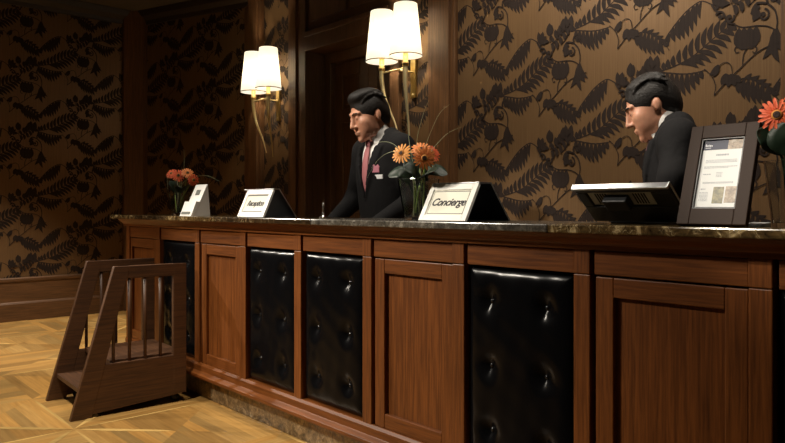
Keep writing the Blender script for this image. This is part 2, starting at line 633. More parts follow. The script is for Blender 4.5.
def paper_wall(name, P0, P1, z0, z1, s_off, z_off=2.1438, thick=.12, phase=0):
    """slab from P0 to P1 (ground points) papered on the side facing the room"""
    P0, P1 = Vector(P0), Vector(P1)
    d = (P1 - P0)
    L = d.length
    d.normalize()
    n = Vector((d.y, -d.x, 0))        # towards the room for walls walked left to right
    def W(s, z, o):
        p = P0 + d * s + n * o
        return (p.x, p.y, z)
    mb = MB()
    c = [W(0, z0, 0), W(L, z0, 0), W(L, z0, -thick), W(0, z0, -thick), W(0, z1, 0), W(L, z1, 0), W(L, z1, -thick), W(0, z1, -thick)]
    mb.hexa(c, 0)
    ia, ib = math.floor((0 - s_off) / DU) - 2, math.ceil((L - s_off) / DU) + 2
    for i in range(ia, ib):
        ja, jb = math.floor((z0 - z_off) / DZ) - 2, math.ceil((z1 - z_off) / DZ) + 2
        for j in range(ja, jb):
            ox, oz = s_off + i * DU, z_off + j * DZ + (DZ / 2 if (i + phase) % 2 else 0)
            if ox + .5 < 0 or ox - .6 > L:
                continue
            for pi_, poly in enumerate(MOTIF):
                q = [(p[0] + ox, p[1] + oz) for p in poly]
                xs = [p[0] for p in q]
                zs = [p[1] for p in q]
                if max(xs) <= 0 or min(xs) >= L or max(zs) <= z0 or min(zs) >= z1:
                    continue
                if min(xs) < 0 or max(xs) > L or min(zs) < z0 or max(zs) > z1:
                    q = clip_poly(q, 0, L, z0, z1)
                    if not q:
                        continue
                mb.add([W(p[0], p[1], .0008 + pi_ * 1.2e-5) for p in q], [tuple(range(len(q)))], 1)
    o = mb.build(name, ['wallpaper_ground', 'wallpaper_leaf'], fix=False)
    return struct(o)

SKIRT = .42
X_S1a, X_S1b = xat(264.5, WALL_Y), xat(291, WALL_Y)
X_S2a, X_S2b = xat(402, WALL_Y), xat(431, WALL_Y)
X_Pa, X_Pb = xat(431, WALL_Y), xat(458, WALL_Y)
RIGHT_END = xat(783, WALL_Y)
C_X = -1.543
# right-hand papered wall and the two narrow papered strips that carry the lamps
paper_wall('wall_back', (X_Pb, WALL_Y, 0), (RIGHT_END, WALL_Y, 0), 0, CEIL, C_X - X_Pb)
paper_wall('wall_back_strip', (X_S1a, WALL_Y, 0), (X_S1b, WALL_Y, 0), 0, CEIL, .18)
paper_wall('wall_back_strip', (X_S2a, WALL_Y, 0), (X_S2b, WALL_Y, 0), 0, CEIL, C_X - X_S2a + .15)
paper_wall('wall_corner', CORNER, BEND, 0, CEIL, .30, z_off=2.0)
paper_wall('wall_left', (LEFT_X, -2.3, 0), CORNER, 0, CEIL, 3.95, z_off=1.86)
# wall on the far right, beyond the frame
struct(MB().box(RIGHT_END, 1.7, WALL_Y - .03, WALL_Y + .12, 0, CEIL).build('wall_right', 'wall_oak_z'))

def trim(name, mb, mat='wall_oak_z', bevel=.004):
    return struct(mb.build(name, mat, bevel=bevel))

# pilasters
def pilaster(n, x0, x1, y, depth=.05, dirv=None):
    w = x1 - x0
    mb = MB()
    mb.box(x0, x1, y - depth * .6, y + .02, 0, CEIL)
    mb.box(x0 + w * .16, x1 - w * .16, y - depth, y - depth * .5, .3, CEIL)
    return trim('trim_%d' % n, mb)
pilaster(1, X_Pa, X_Pb, WALL_Y)
pilaster(2, X_S1b, xat(302, WALL_Y), WALL_Y)
# bend pilaster between corner panel and the lamp strip
mb = MB()
mb.box(xat(246, WALL_Y - .03), X_S1a, WALL_Y - .05, WALL_Y + .06, 0, CEIL)
mb.box(xat(250, WALL_Y - .05), X_S1a - .03, WALL_Y - .075, WALL_Y - .04, .3, CEIL)
trim('trim_3', mb)
# corner pilaster
def quad_post(poly, z0, z1):
    return MB().prism(poly, 'z', z0, z1)
cd = (BEND - CORNER).normalized()
cn = Vector((cd.y, -cd.x, 0))
p1 = CORNER + cd * .16
pl = CORNER + Vector((0, -.16, 0))
trim('trim_4', quad_post([(CORNER.x - .03, CORNER.y + .05), (pl.x - .03, pl.y), (pl.x + .05, pl.y), (p1.x + cn.x * .06, p1.y + cn.y * .06), (p1.x - cn.x * .03, p1.y - cn.y * .03)], 0, CEIL))
# cornice along left and corner walls
def rail_along(P0, P1, prof, name, mat):
    P0, P1 = Vector(P0), Vector(P1)
    d = (P1 - P0).normalized()
    n = Vector((d.y, -d.x, 0))
    k = len(prof)
    vs = []
    for P in (P0, P1):
        for (o, z) in prof:
            q = P + n * o
            vs.append((q.x, q.y, z))
    fs = [tuple(range(k)), tuple(range(k, 2 * k))[::-1]] + [(i, (i + 1) % k, k + (i + 1) % k, k + i) for i in range(k)]
    return struct(MB().add(vs, fs).build(name, mat, bevel=.003))
CORN = [(-.01, CEIL - .14), (.02, CEIL - .14), (.03, CEIL - .10), (.07, CEIL - .06), (.09, CEIL - .01), (.09, CEIL), (-.01, CEIL)]
rail_along((LEFT_X, -2.3, 0), CORNER, CORN, 'trim_5', 'cornice_wood')
rail_along(CORNER, BEND, CORN, 'trim_6', 'cornice_wood')
BASE = [(-.01, 0), (.035, 0), (.035, .165), (.028, .178), (.022, .185), (.022, SKIRT - .045), (.03, SKIRT - .035), (.03, SKIRT - .01), (.018, SKIRT), (-.01, SKIRT)]
rail_along((LEFT_X, -2.3, 0), CORNER + Vector((0, -.15, 0)), BASE, 'baseboard_left', 'wall_oak_y')
rail_along(CORNER + cd * .15, BEND, BASE, 'baseboard_corner', 'wall_oak_x')
rail_along((X_Pb, WALL_Y, 0), (RIGHT_END, WALL_Y, 0), BASE, 'baseboard_back', 'wall_oak_x')

# --- door bay: recessed door in an oak surround
DX0, DX1 = xat(302, WALL_Y), X_S2a
DREC = .22
HEAD = 2.46
mb = MB()
mb.box(DX0, DX0 + .10, WALL_Y - .035, WALL_Y + DREC + .1, 0, CEIL)
mb.box(DX1 - .10, DX1, WALL_Y - .035, WALL_Y + DREC + .1, 0, CEIL)
mb.box(DX0 + .10, DX1 - .10, WALL_Y - .01, WALL_Y + DREC + .1, HEAD + .14, CEIL)
mb.box(DX0 + .10, DX1 - .10, WALL_Y - .04, WALL_Y + DREC + .1, HEAD, HEAD + .14)
mb.box(DX0 + .10, DX1 - .10, WALL_Y - .06, WALL_Y, HEAD + .12, HEAD + .16)
# raised fields of the overdoor
for a, b_ in ((.16, .66), (.72, 1.22)):
    mb.box(DX0 + a, min(DX0 + b_, DX1 - .14), WALL_Y - .03, WALL_Y, HEAD + .25, CEIL - .12)
trim('trim_7', mb, 'door_oak_z')
mb = MB()
ix0, ix1 = DX0 + .10, DX1 - .10
Yd = WALL_Y + DREC
mb.box(ix0, ix0 + .09, Yd - .05, Yd + .1, 0, HEAD)
mb.box(ix1 - .09, ix1, Yd - .05, Yd + .1, 0, HEAD)
mb.box(ix0 + .09, ix1 - .09, Yd - .05, Yd + .1, HEAD - .09, HEAD)
trim('trim_8', mb, 'door_oak_z')
# door leaves
lx0, lx1 = ix0 + .09, ix1 - .09
zt = HEAD - .09
dmid = (lx0 + lx1) / 2
d = MB()
st = .11
zr = 1.84
for a, b_ in ((lx0, dmid - .003), (dmid + .003, lx1)):
    d.box(a, a + st, Yd, Yd + .045, .01, zt - .004)
    d.box(b_ - st, b_, Yd, Yd + .045, .01, zt - .004)
    for z0, z1 in ((.01, .22), (.92, 1.06), (zr, zr + .12), (zt - .12, zt - .004)):
        d.box(a + st, b_ - st, Yd, Yd + .045, z0, z1)
door = struct(d.build('door_1', 'door_oak_z', bevel=.004))
for a, b_ in ((lx0, dmid - .003), (dmid + .003, lx1)):
    for z0, z1 in ((.22, .92), (1.06, zr), (zr + .12, zt - .12)):
        p = MB()
        p.box(a + st, b_ - st, Yd + .015, Yd + .035, z0, z1)
        p.box(a + st + .035, b_ - st - .035, Yd + .005, Yd + .02, z0 + .035, z1 - .035)
        p.build('door_panel', 'door_oak_z', door, bevel=.004)
h = MB()
h.tube([(dmid - .06, Yd - .005, 1.0), (dmid - .06, Yd - .05, 1.0), (dmid - .16, Yd - .055, 1.0)], .008, 10)
h.build('door_handle', 'old_brass', door, True)
struct(MB().box(DX0 - .1, DX1 + .1, Yd + .06, Yd + .14, 0, CEIL).build('wall_behind_door', 'cornice_wood'))

# ------------------------------------------------------------------ reception counter
FACE = 1.83
CT = 1.05
bounds = [xat(p, FACE) for p in (128, 161, 200.5, 247, 302.5, 373, 466, 592, 775)]
pitch = bounds[-1] - bounds[-2]
bounds += [bounds[-1] + pitch * .98 * k for k in (1, 2, 3)]
kinds = ['wood', 'tuft', 'wood', 'tuft', 'tuft', 'wood', 'tuft', 'wood', 'tuft', 'wood', 'tuft']
XL, XR = bounds[0], bounds[-1]
ZB, ZP0, ZP1, ZR1 = .135, .214, .898, .976
counter = thing('reception_counter', 'long oak reception counter with black tufted leather panels, under a dark marble top', 'counter', (XL, FACE, 0))
def cx(x):
    return x - XL
# carcass
mb = MB()
mb.box(cx(XL) + .01, cx(XR), .05, .07, ZB, ZR1 + .04)
mb.box(cx(XL), cx(XL) + .03, .0, .26, ZB, ZR1 + .04)
mb.box(cx(XR) - .03, cx(XR), .05, .26, ZB, ZR1 + .04)
mb.box(cx(XL) + .03, cx(XR) - .03, .23, .26, ZB, ZR1 + .04)
mb.box(cx(XL), cx(XR), .0, .26, .12, ZB)
mb.build('carcass', 'counter_oak_x', counter, bevel=.002)
MB().box(cx(XL) + .03, cx(XR), .04, .24, 0, .12).build('marble_plinth', 'marble_plinth', counter, bevel=.002)['label'] = 'brown veined marble plinth'
# base moulding
MB().prism([(.03, ZB), (-.032, ZB), (-.036, ZB + .008), (-.036, ZB + .02), (-.022, ZB + .03), (-.014, ZB + .036), (-.014, ZP0 - .012), (-.006, ZP0), (.03, ZP0)],
           'x', cx(XL) - .012, cx(XR)).build('base_moulding', 'counter_oak_x', counter, bevel=.002)
# crown moulding under the marble
MB().prism([(.05, ZR1 - .002), (-.016, ZR1 - .002), (-.018, ZR1 + .012), (-.026, ZR1 + .020), (-.045, ZR1 + .034), (-.056, ZR1 + .046), (-.056, CT - .026), (.05, CT - .026)],
           'x', cx(XL) - .04, cx(XR)).build('crown_moulding', 'counter_oak_x', counter, bevel=.002)
PW = .060
gap = .008
def tuft(x0, x1, z0, z1, parent):
    w, h_ = x1 - x0, z1 - z0
    bs = [(x0 + w * u, z0 + h_ * v) for v in (.175, .50, .825) for u in (.235, .745)]
    nu, nv = 84, 132
    def fn(u, v):
        x, z = x0 + w * u, z0 + h_ * v
        e = min(u * w, (1 - u) * w, v * h_, (1 - v) * h_)
        edge = 1 - math.exp(-e / .016)
        bul = edge * (.022 + .008 * (math.sin(PI * u) * math.sin(PI * v)) ** .5)
        dent = 0
        for (bx, bz) in bs:
            dx, dz = x - bx, z - bz
            r = math.hypot(dx, dz * .9)
            dent += .005 * math.exp(-(r / .014) ** 2) + .019 * math.exp(-(r / .035) ** 2)
            # pull folds
            a = math.atan2(dz, dx)
            dent += .0010 * math.exp(-(r / .07) ** 2) * (.5 + .5 * math.cos(4 * a + .8)) * min(1, r / .02)
        wr = .0009 * math.sin(x * 60 + z * 23) * math.sin(z * 37 - x * 18) * edge
        return (x, .024 - bul + dent * edge + wr, z)
    mb = MB()
    mb.grid(fn, nu, nv)
    o = mb.build('tufted_panel', 'black_leather', parent, True)
    o['label'] = 'black tufted leather panel'
    for (bx, bz) in bs:
        y = fn((bx - x0) / w, (bz - z0) / h_)[1]
        b2 = MB()
        prof = [(.0001, .0065), (.004, .006), (.0075, .0042), (.009, .001), (.008, -.002)]
        b2.lathe(prof, 16, (bx, y, bz), R=Matrix.Rotation(PI / 2, 3, 'X'))
        b2.build('button', 'leather_button', o, True)
for i, k in enumerate(kinds):
    a, b_ = cx(bounds[i]), cx(bounds[i + 1])
    pa = b_ - PW
    # pilaster with capital block
    p = MB()
    p.box(pa, b_ - .003, -.007, .03, ZP0 - .004, ZP1)
    p.box(pa - .0, b_ - .003, -.009, .03, ZP1 + .002, ZR1)
    p.build('pilaster', 'counter_oak_z', counter, bevel=.003)
    MB().box(a + .010, pa, -.004, .03, ZP1 + .002, ZR1 - .004).build('rail', 'counter_oak_x', counter, bevel=.003)
    if k == 'wood':
        x0, x1 = a + .012, pa - .002
        z0, z1 = ZP0, ZP1 - .004
        s = .058
        MB().box(x0, x0 + s, .0, .03, z0, z1).build('stile', 'counter_oak_z', counter, bevel=.003)
        MB().box(x1 - s, x1, .0, .03, z0, z1).build('stile', 'counter_oak_z', counter, bevel=.003)
        MB().box(x0 + s, x1 - s, .0005, .03, z0, z0 + s).build('panel_rail', 'counter_oak_x', counter, bevel=.003)
        MB().box(x0 + s, x1 - s, .0005, .03, z1 - s, z1).build('panel_rail', 'counter_oak_x', counter, bevel=.003)
        MB().box(x0 + s, x1 - s, .016, .032, z0 + s, z1 - s).build('wood_panel', 'counter_oak_z', counter)
    else:
        tuft(a + .001, pa - .001, ZP0 + .002, ZP1 - .001, counter)
# end pilaster at the far end
MB().box(-.006, .05, -.01, .03, ZP0, ZR1).build('pilaster', 'counter_oak_z', counter, bevel=.003)

TOPX0 = xat(110, 1.75)
top = thing('marble_countertop', 'dark polished marble countertop with pale veins, lying along the oak counter', 'countertop', (TOPX0, 1.75, CT))
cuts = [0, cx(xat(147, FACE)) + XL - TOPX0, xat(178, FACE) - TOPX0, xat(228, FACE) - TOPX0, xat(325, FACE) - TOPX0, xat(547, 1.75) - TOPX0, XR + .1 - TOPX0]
for a, b_, mk in zip(cuts[:-1], cuts[1:], ('gold', 'top', 'gold', 'top', 'grey', 'gold')):  # slab tones stand in for reflections along the polished top
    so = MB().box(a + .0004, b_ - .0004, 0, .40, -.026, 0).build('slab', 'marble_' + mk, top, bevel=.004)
    so['label'] = {'gold': 'slab with golden veins, brightened by a painted reflection', 'top': 'nearly black slab', 'grey': 'speckled slab with a painted grey reflection'}[mk]

# ------------------------------------------------------------------ wooden step stool with railed sides
def step_stool():
    X1, X0 = -3.73, -4.25          # near and far side panel planes (outer)
    yf, yt, yr = 1.155, 1.375, 1.775
    H, T = .785, .032
    o = thing('step_stool', 'dark oak rolling step stool with slanted railed sides, standing against the counter', 'step stool', (X0, yf + .010, 0), math.radians(-2.5))
    dy, ty, ry = 0, yt - yf, yr - yf
    for sx in (0, X1 - X0 - T):
        m_ = MB()
        w = .072
        def ysl(z):
            return ty * z / H
        # slanted front board
        m_.prism([(0, 0), (.105, 0), (ty + .085, H), (ty, H)], 'x', sx, sx + T)
        # top rail
        m_.prism([(ty + .01, H - .068), (ry, H - .068), (ry, H), (ty + .02, H)], 'x', sx + .001, sx + T - .001)
        # rear post
        m_.prism([(ry - .075, .05), (ry, .05), (ry, H - .0), (ry - .075, H - .0)], 'x', sx + .0005, sx + T - .0005)
        # lower board
        m_.prism([(.03, .012), (ry - .01, .05), (ry - .01, .27), (ysl(.27) + .01, .27)], 'x', sx + .0015, sx + T - .0015)
        sp = m_.build('side_frame', 'step_oak_y', o, bevel=.003)
        for k in range(4):
            yy = ysl(.3) + .135 + k * .085
            s_ = MB()
            s_.tube([(sx + T / 2, yy, .262), (sx + T / 2, yy, H - .06)], .009, 10)
            s_.build('spindle', 'step_oak_z', sp, True)
        for yy in (.16, ry - .05):
            c_ = MB()
            c_.tube([(sx + T + .004 if sx == 0 else sx - .026, yy, .022), (sx + T + .026 if sx == 0 else sx - .004, yy, .022)], .022, 16)
            c_.build('caster_wheel', 'rubber', o, True)
    w0, w1 = T, X1 - X0 - T
    MB().box(w0 - .002, w1 + .002, .055, .235, .125, .15).build('step_tread', 'step_oak_x', o, bevel=.003)
    MB().box(w0 - .002, w1 + .002, .215, .24, .15, .262).build('riser', 'step_oak_x', o, bevel=.002)
    MB().box(w0 - .002, w1 + .002, .205, ry - .01, .255, .282).build('platform', 'step_oak_x', o, bevel=.003)
    MB().box(w0 - .002, w1 + .002, ry - .04, ry - .012, .05, .255).build('rear_board', 'step_oak_x', o, bevel=.002)
step_stool()

# ------------------------------------------------------------------ sconces
def cat(pts, n=6):
    P = [Vector(p) for p in pts]
    Q = []
    for i in range(len(P) - 1):
        p0, p1, p2, p3 = P[max(i - 1, 0)], P[i], P[i + 1], P[min(i + 2, len(P) - 1)]
        for k in range(n):
            t = k / n
            Q.append(.5 * ((2 * p1) + (p2 - p0) * t + (2 * p0 - 5 * p1 + 4 * p2 - p3) * t * t + (3 * p1 - p0 - 3 * p2 + p3) * t ** 3))
    Q.append(P[-1])
    return Q
LY = 3.33
def sconce():
    X = (xat(382, LY) + xat(405, LY)) / 2
    o = thing('wall_sconce', 'brass wall lamp with two lit white shades, right behind the concierge sign and vase', 'wall lamp', (X, WALL_Y, 1.65), 0, 'brass twin-shade wall lamps')
    dl, dr = xat(382, LY) - X, xat(405, LY) - X
    yo = LY - WALL_Y
    z0 = -1.65
    bp = MB()
    bx = xat(413, WALL_Y - .02) - X
    bp.box(bx - .026, bx + .026, -.022, 0, 1.90 + z0, 2.26 + z0)
    plate = bp.build('backplate', 'brass', o, bevel=.003)
    for zz in (1.925, 2.235):
        MB().lathe([(.0001, .004), (.005, .003), (.007, 0)], 12, (bx, -.022, zz + z0), R=Matrix.Rotation(PI / 2, 3, 'X')).build('screw', 'old_brass', plate, True)
    arm = MB()
    arm.tube([(dl, yo, 2.085 + z0), (dr, yo, 2.085 + z0)], .0065, 10)
    arm.tube([(bx, 0, 2.085 + z0), (bx, yo * .5, 2.085 + z0), (bx - .02, yo, 2.085 + z0)], .0065, 10)
    arm.build('bracket_arm', 'old_brass', o, True)
    for s, d_ in ((-1, dl), (1, dr)):
        if s < 0:
            pts = [at(381.8, 65, LY), at(381.8, 80, LY), at(384.3, 96, LY + .01), at(389.7, 110.5, LY + .03), at(395, 123, LY + .05), at(399.3, 138, LY + .06)]
        else:
            pts = [at(405.6, 61, LY), at(405.2, 79, LY), at(406, 95, LY + .01), at(407.4, 110, LY + .03), at(408.8, 126, LY + .05), at(409.8, 143, LY + .06)]
        pts = [p - Vector((X, WALL_Y, 1.65)) for p in pts]
        Q = cat(pts, 6)
        rr = [.020 - .0165 * (i / (len(Q) - 1)) ** .9 for i in range(len(Q))]
        hb = MB()
        hb.tube(Q, rr, 12)
        hb.build('horn_stem', 'old_brass', o, True)
        cpx = (pts[0].x, yo)
        c_ = MB()
        c_.lathe([(.021, 2.10 + z0), (.024, 2.105 + z0), (.024, 2.125 + z0), (.019, 2.13 + z0), (.019, 2.20 + z0), (.0001, 2.20 + z0)], 20, (cpx[0], cpx[1], 0))
        c_.build('lamp_holder', 'brass', o, True)
        bl = MB()
        bl.lathe([(.0001, 2.20 + z0), (.014, 2.205 + z0), (.022, 2.24 + z0), (.026, 2.275 + z0), (.018, 2.305 + z0), (.0001, 2.315 + z0)], 16, (cpx[0], cpx[1], 0))
        bl.build('bulb', 'bulb_glow', o, True)
        sh = MB()
        prof = [(.118, 2.168 + z0), (.082, 2.535 + z0), (.0803, 2.535 + z0), (.1163, 2.168 + z0), (.118, 2.168 + z0)]
        sh.lathe(prof, 48, (cpx[0], cpx[1], 0))
        shade = sh.build('lamp_shade', 'shade_fabric', o, True)
        shade['label'] = 'white lit tapered shade'
        tm = MB()
        tm.lathe([(.1188, 2.166 + z0), (.1184, 2.174 + z0), (.1178, 2.174 + z0), (.1182, 2.166 + z0), (.1188, 2.166 + z0)], 48, (cpx[0], cpx[1], 0))
        tm.build('shade_rim', 'shade_trim', shade, True)
    return o, X
lampR, LXR = sconce()
LXL = (xat(250.5, LY) + xat(269, LY)) / 2 + .02
lampL = copy_thing(lampR, (LXL, WALL_Y, 1.65), 'brass wall lamp with two lit white shades, above the reception sign, left of the door')

# ------------------------------------------------------------------ things on the counter
def tent_sign(name, label, pxl, pxr, pytop, Yf, Yt, Yb, text, tsize, italic, topflat, over):
    xl, xr = xat(pxl, Yt), xat(pxr, Yt)
    zt_ = at((pxl + pxr) / 2, pytop, Yt).z - CT
    o = thing(name, label, 'sign', (xl, Yf, CT), 0, 'counter signs')
    W_ = xr - xl
    a, t_, bk = 0, Yt - Yf, Yb - Yf
    T = .010
    # front frame: slanted slab with raised border
    nrm = Vector((0, -zt_, t_)).normalized()
    up = Vector((0, t_, zt_))
    L = up.length
    up.normalize()
    def P(x, s, d):
        q = up * s + nrm * d
        return (x, q.y, q.z)
    def slab(mb, x0, x1, s0, s1, d0, d1):
        mb.hexa([P(x0, s0, d0), P(x1, s0, d0), P(x1, s0, d1), P(x0, s0, d1), P(x0, s1, d0), P(x1, s1, d0), P(x1, s1, d1), P(x0, s1, d1)])
    fr = MB()
    bw = .024 * W_ / .25
    slab(fr, 0, W_, 0, L, -.006, 0)
    slab(fr, 0, bw, 0, L, 0, .006)
    slab(fr, W_ - bw, W_, 0, L, 0, .006)
    slab(fr, bw, W_ - bw, 0, bw * 1.1, 0, .006)
    slab(fr, bw, W_ - bw, L - bw * 1.1, L, 0, .006)
    fr.build('front_frame', 'white_frame', o, bevel=.0015)
    cd_ = MB()
    slab(cd_, bw, W_ - bw, bw, L - bw, 0, .002)
    card = cd_.build('name_card', 'cream_card', o)
    ln = MB()
    if italic:
        i_ = bw + .006
        for (x0, x1, s0, s1) in ((i_, W_ - i_, i_ + .001, i_ + .0035), (i_, W_ - i_, L - i_ - .0035, L - i_ - .001), (i_, i_ + .002, i_, L - i_), (W_ - i_ - .002, W_ - i_, i_, L - i_)):
            slab(ln, x0, x1, s0, s1, .002, .0026)
    else:
        for s_ in (.20, .80):
            slab(ln, bw + .004, W_ - bw - .012, L * s_ - .003, L * s_ + .003, .002, .0026)
    ln.build('printed_lines', 'sign_line', card)
    cu = bpy.data.curves.new(name + '_lettering', 'FONT')
    cu.body = text
    cu.size = tsize
    cu.shear = .35
    cu.align_x = 'CENTER'
    cu.align_y = 'CENTER'
    cu.offset = .0009 if italic else .0014
    cu.extrude = .0003
    cu.space_character = .93
    cu.materials.append(MATS['ink'])
    tmp = bpy.data.objects.new('lettering_outline', cu)
    COL.objects.link(tmp)
    me = bpy.data.meshes.new_from_object(tmp.evaluated_get(bpy.context.evaluated_depsgraph_get()))
    bpy.data.objects.remove(tmp)
    tx = bpy.data.objects.new('lettering', me)
    COL.objects.link(tx)
    tx.parent = card
    R = Matrix((Vector((1, 0, 0)), up, nrm)).transposed().to_4x4()
    q = P(W_ / 2, L * .5, .0026)
    tx.matrix_local = Matrix.Translation(q) @ R
    # back board and ridge
    yb0 = t_ + topflat
    bb = MB()
    bb.hexa([(-over, bk, 0), (W_ + .002, bk, 0), (W_ + .002, bk + T * .7, 0), (-over, bk + T * .7, 0),
             (-over, yb0 - T * .7, zt_ + .004), (W_ + .002, yb0 - T * .7, zt_ + .004), (W_ + .002, yb0, zt_ + .004), (-over, yb0, zt_ + .004)])
    bb.build('back_board', 'black_board', o, bevel=.001)
    rd = MB()
    rd.box(-over, W_ + .002, t_ - .004, yb0 + .002, zt_ + .001, zt_ + .007)
    # bright edge strip down the end of the back board
    rd.hexa([(W_ + .001, bk + .001, 0), (W_ + .004, bk + .001, 0), (W_ + .004, bk + .009, 0), (W_ + .001, bk + .009, 0),
             (W_ + .001, yb0 - .006, zt_ + .004), (W_ + .004, yb0 - .006, zt_ + .004), (W_ + .004, yb0 + .001, zt_ + .004), (W_ + .001, yb0 + .001, zt_ + .004)])
    rd.build('ridge_strip', 'silver_metal', o, bevel=.001)
    MB().box(0, W_, .004, bk, 0, .003).build('base_plate', 'black_board', o)
    return o
tent_sign('concierge_sign', 'white framed tent sign lettered Concierge, beside the middle flower vase', 433, 480, 184.5, 1.800, 1.875, 2.035, 'Concierge', .043, True, .06, .0)
tent_sign('reception_sign', 'white framed tent sign lettered Reception, under the left wall lamp', 248.5, 274.5, 190.3, 1.812, 1.875, 2.0, 'Reception', .041, False, .03, .04)

# brochure holder
def holder():
    xl, xr = xat(182.5, 1.80), xat(193.5, 1.80)
    W_ = xr - xl
    o = thing('brochure_holder', 'small white brochure holder with pocket, between left flower vase and reception sign', 'brochure holder', (xl, 1.80, CT))
    H_ = .185
    up = Vector((0, .085, H_)).normalized()
    body = MB()
    body.prism([(0, 0), (.105, 0), (.105, .004), (.090, H_), (.085, H_)], 'x', 0, W_)
    body.build('stand', 'white_plastic', o, bevel=.002)
    pk = MB()
    pk.hexa([(-.002, -.018, 0), (W_ + .002, -.018, 0), (W_ + .002, .0, 0), (-.002, .0, 0), (-.002, .015, .085), (W_ + .002, .015, .085), (W_ + .002, .042, .085), (-.002, .042, .085)])
    pk.build('pocket', 'white_plastic', o, bevel=.002)
    ev = MB()
    ev.hexa([(W_ * .1, -.0165, .012), (W_ * .85, -.0165, .012), (W_ * .85, -.010, .012), (W_ * .1, -.010, .012), (W_ * .1, -.0115, .026), (W_ * .85, -.0115, .026), (W_ * .85, -.005, .026), (W_ * .1, -.005, .026)])
    ev.build('pocket_label', 'brochure_print', o)
    pc = MB()
    def Q(x, s, d):
        q = up * s + Vector((0, -up.z, up.y)) * d
        return (x, q.y, q.z)
    pc.hexa([Q(W_ * .34, .135, 0), Q(W_ * .68, .135, 0), Q(W_ * .68, .135, .002), Q(W_ * .34, .135, .002), Q(W_ * .34, .168, 0), Q(W_ * .68, .168, 0), Q(W_ * .68, .168, .002), Q(W_ * .34, .168, .002)])
    pc.build('printed_picture', 'brochure_print', o)
holder()

# slim upright pen in a small stand
pp = at(323, 216, 1.98)
o = thing('pen_stand', 'slim shiny pen upright in a tiny stand, in front of the dark door', 'pen', (pp.x, 1.98, CT))
MB().lathe([(.0001, 0), (.02, 0), (.02, .004), (.008, .008), (.007, .022), (.0045, .024), (.0001, .024)], 20).build('stand_base', 'chrome', o, True)
MB().tube([(0, 0, .02), (0, .002, .075)], [.0045, .004], 10).build('pen', 'chrome', o, True)

# monitor, screen towards the staff
def monitor():
    xl, xr = xat(572.5, 1.83), xat(667.5, 1.83)
    zt_ = at(620, 188, 1.83).z - CT
    o = thing('monitor', 'low black monitor seen from behind, tilted back on the counter before the right clerk', 'monitor', (xl, 1.83, CT), 0)
    W_ = xr - xl
    yb, zb = .125, .006
    up = Vector((0, -yb, zt_ - zb))
    L = up.length
    up.normalize()
    nrm = Vector((0, -up.z, up.y))     # back side, towards the guest and down
    if nrm.y > 0:
        nrm = -nrm
    def P(x, s, d):
        q = Vector((0, yb, zb)) + up * s + nrm * d
        return (x, q.y, q.z)
    def slab(mb, x0, x1, s0, s1, d0, d1):
        mb.hexa([P(x0, s0, d0), P(x1, s0, d0), P(x1, s0, d1), P(x0, s0, d1), P(x0, s1, d0), P(x1, s1, d0), P(x1, s1, d1), P(x0, s1, d1)])
    ca = MB()
    slab(ca, 0, W_, 0, L * .46, -.018, 0)
    slab(ca, 0, W_ * .11, L * .46, L * .86, -.018, 0)
    slab(ca, W_ * .80, W_, L * .46, L * .86, -.018, 0)
    slab(ca, 0, W_, L * .86, L, -.018, 0)
    slab(ca, W_ * .1, W_ * .81, L * .45, L * .87, -.018, -.008)
    case = ca.build('case', 'monitor_black', o, bevel=.003)
    be = MB()
    slab(be, -.003, W_ + .003, L - .004, L + .006, -.014, .006)
    slab(be, W_, W_ + .004, 0, L + .006, -.016, -.010)
    slab(be, -.004, 0, 0, L + .006, -.016, -.010)
    be.build('bezel', 'silver_metal', o, bevel=.003)
    rp = MB()
    slab(rp, W_ * .12, W_ * .79, L * .48, L * .84, -.0085, -.006)
    rec = rp.build('recess_plate', 'monitor_grey', o)
    for k in range(5):
        for x0 in (.19, .60):
            v_ = MB()
            xx = W_ * (x0 + .028 * k)
            slab(v_, xx, xx + W_ * .013, L * .52, L * .80, -.006, -.0045)
            v_.build('vent_slot', 'black_board', rec)
    nk = MB()
    slab(nk, W_ * .30, W_ * .56, L * .50, L * .78, -.006, .022)
    nk.build('hinge_block', 'monitor_black', o, bevel=.004)
    MB().hexa([(W_ * .31, yb + .05, .012), (W_ * .55, yb + .05, .012), (W_ * .55, yb + .12, .012), (W_ * .31, yb + .12, .012),
               P(W_ * .34, L * .40, -.016), P(W_ * .52, L * .40, -.016), P(W_ * .52, L * .55, -.016), P(W_ * .34, L * .55, -.016)]).build('stand_neck', 'monitor_black', o, bevel=.003)
    MB().box(W_ * .14, W_ * .78, yb + .02, yb + .20, 0, .013).build('stand_base', 'monitor_black', o, bevel=.004)
    sc_ = MB()
    slab(sc_, .012, W_ - .012, .012, L - .006, -.0195, -.0175)
    sc_.build('screen', 'screen_glass', o)
monitor()

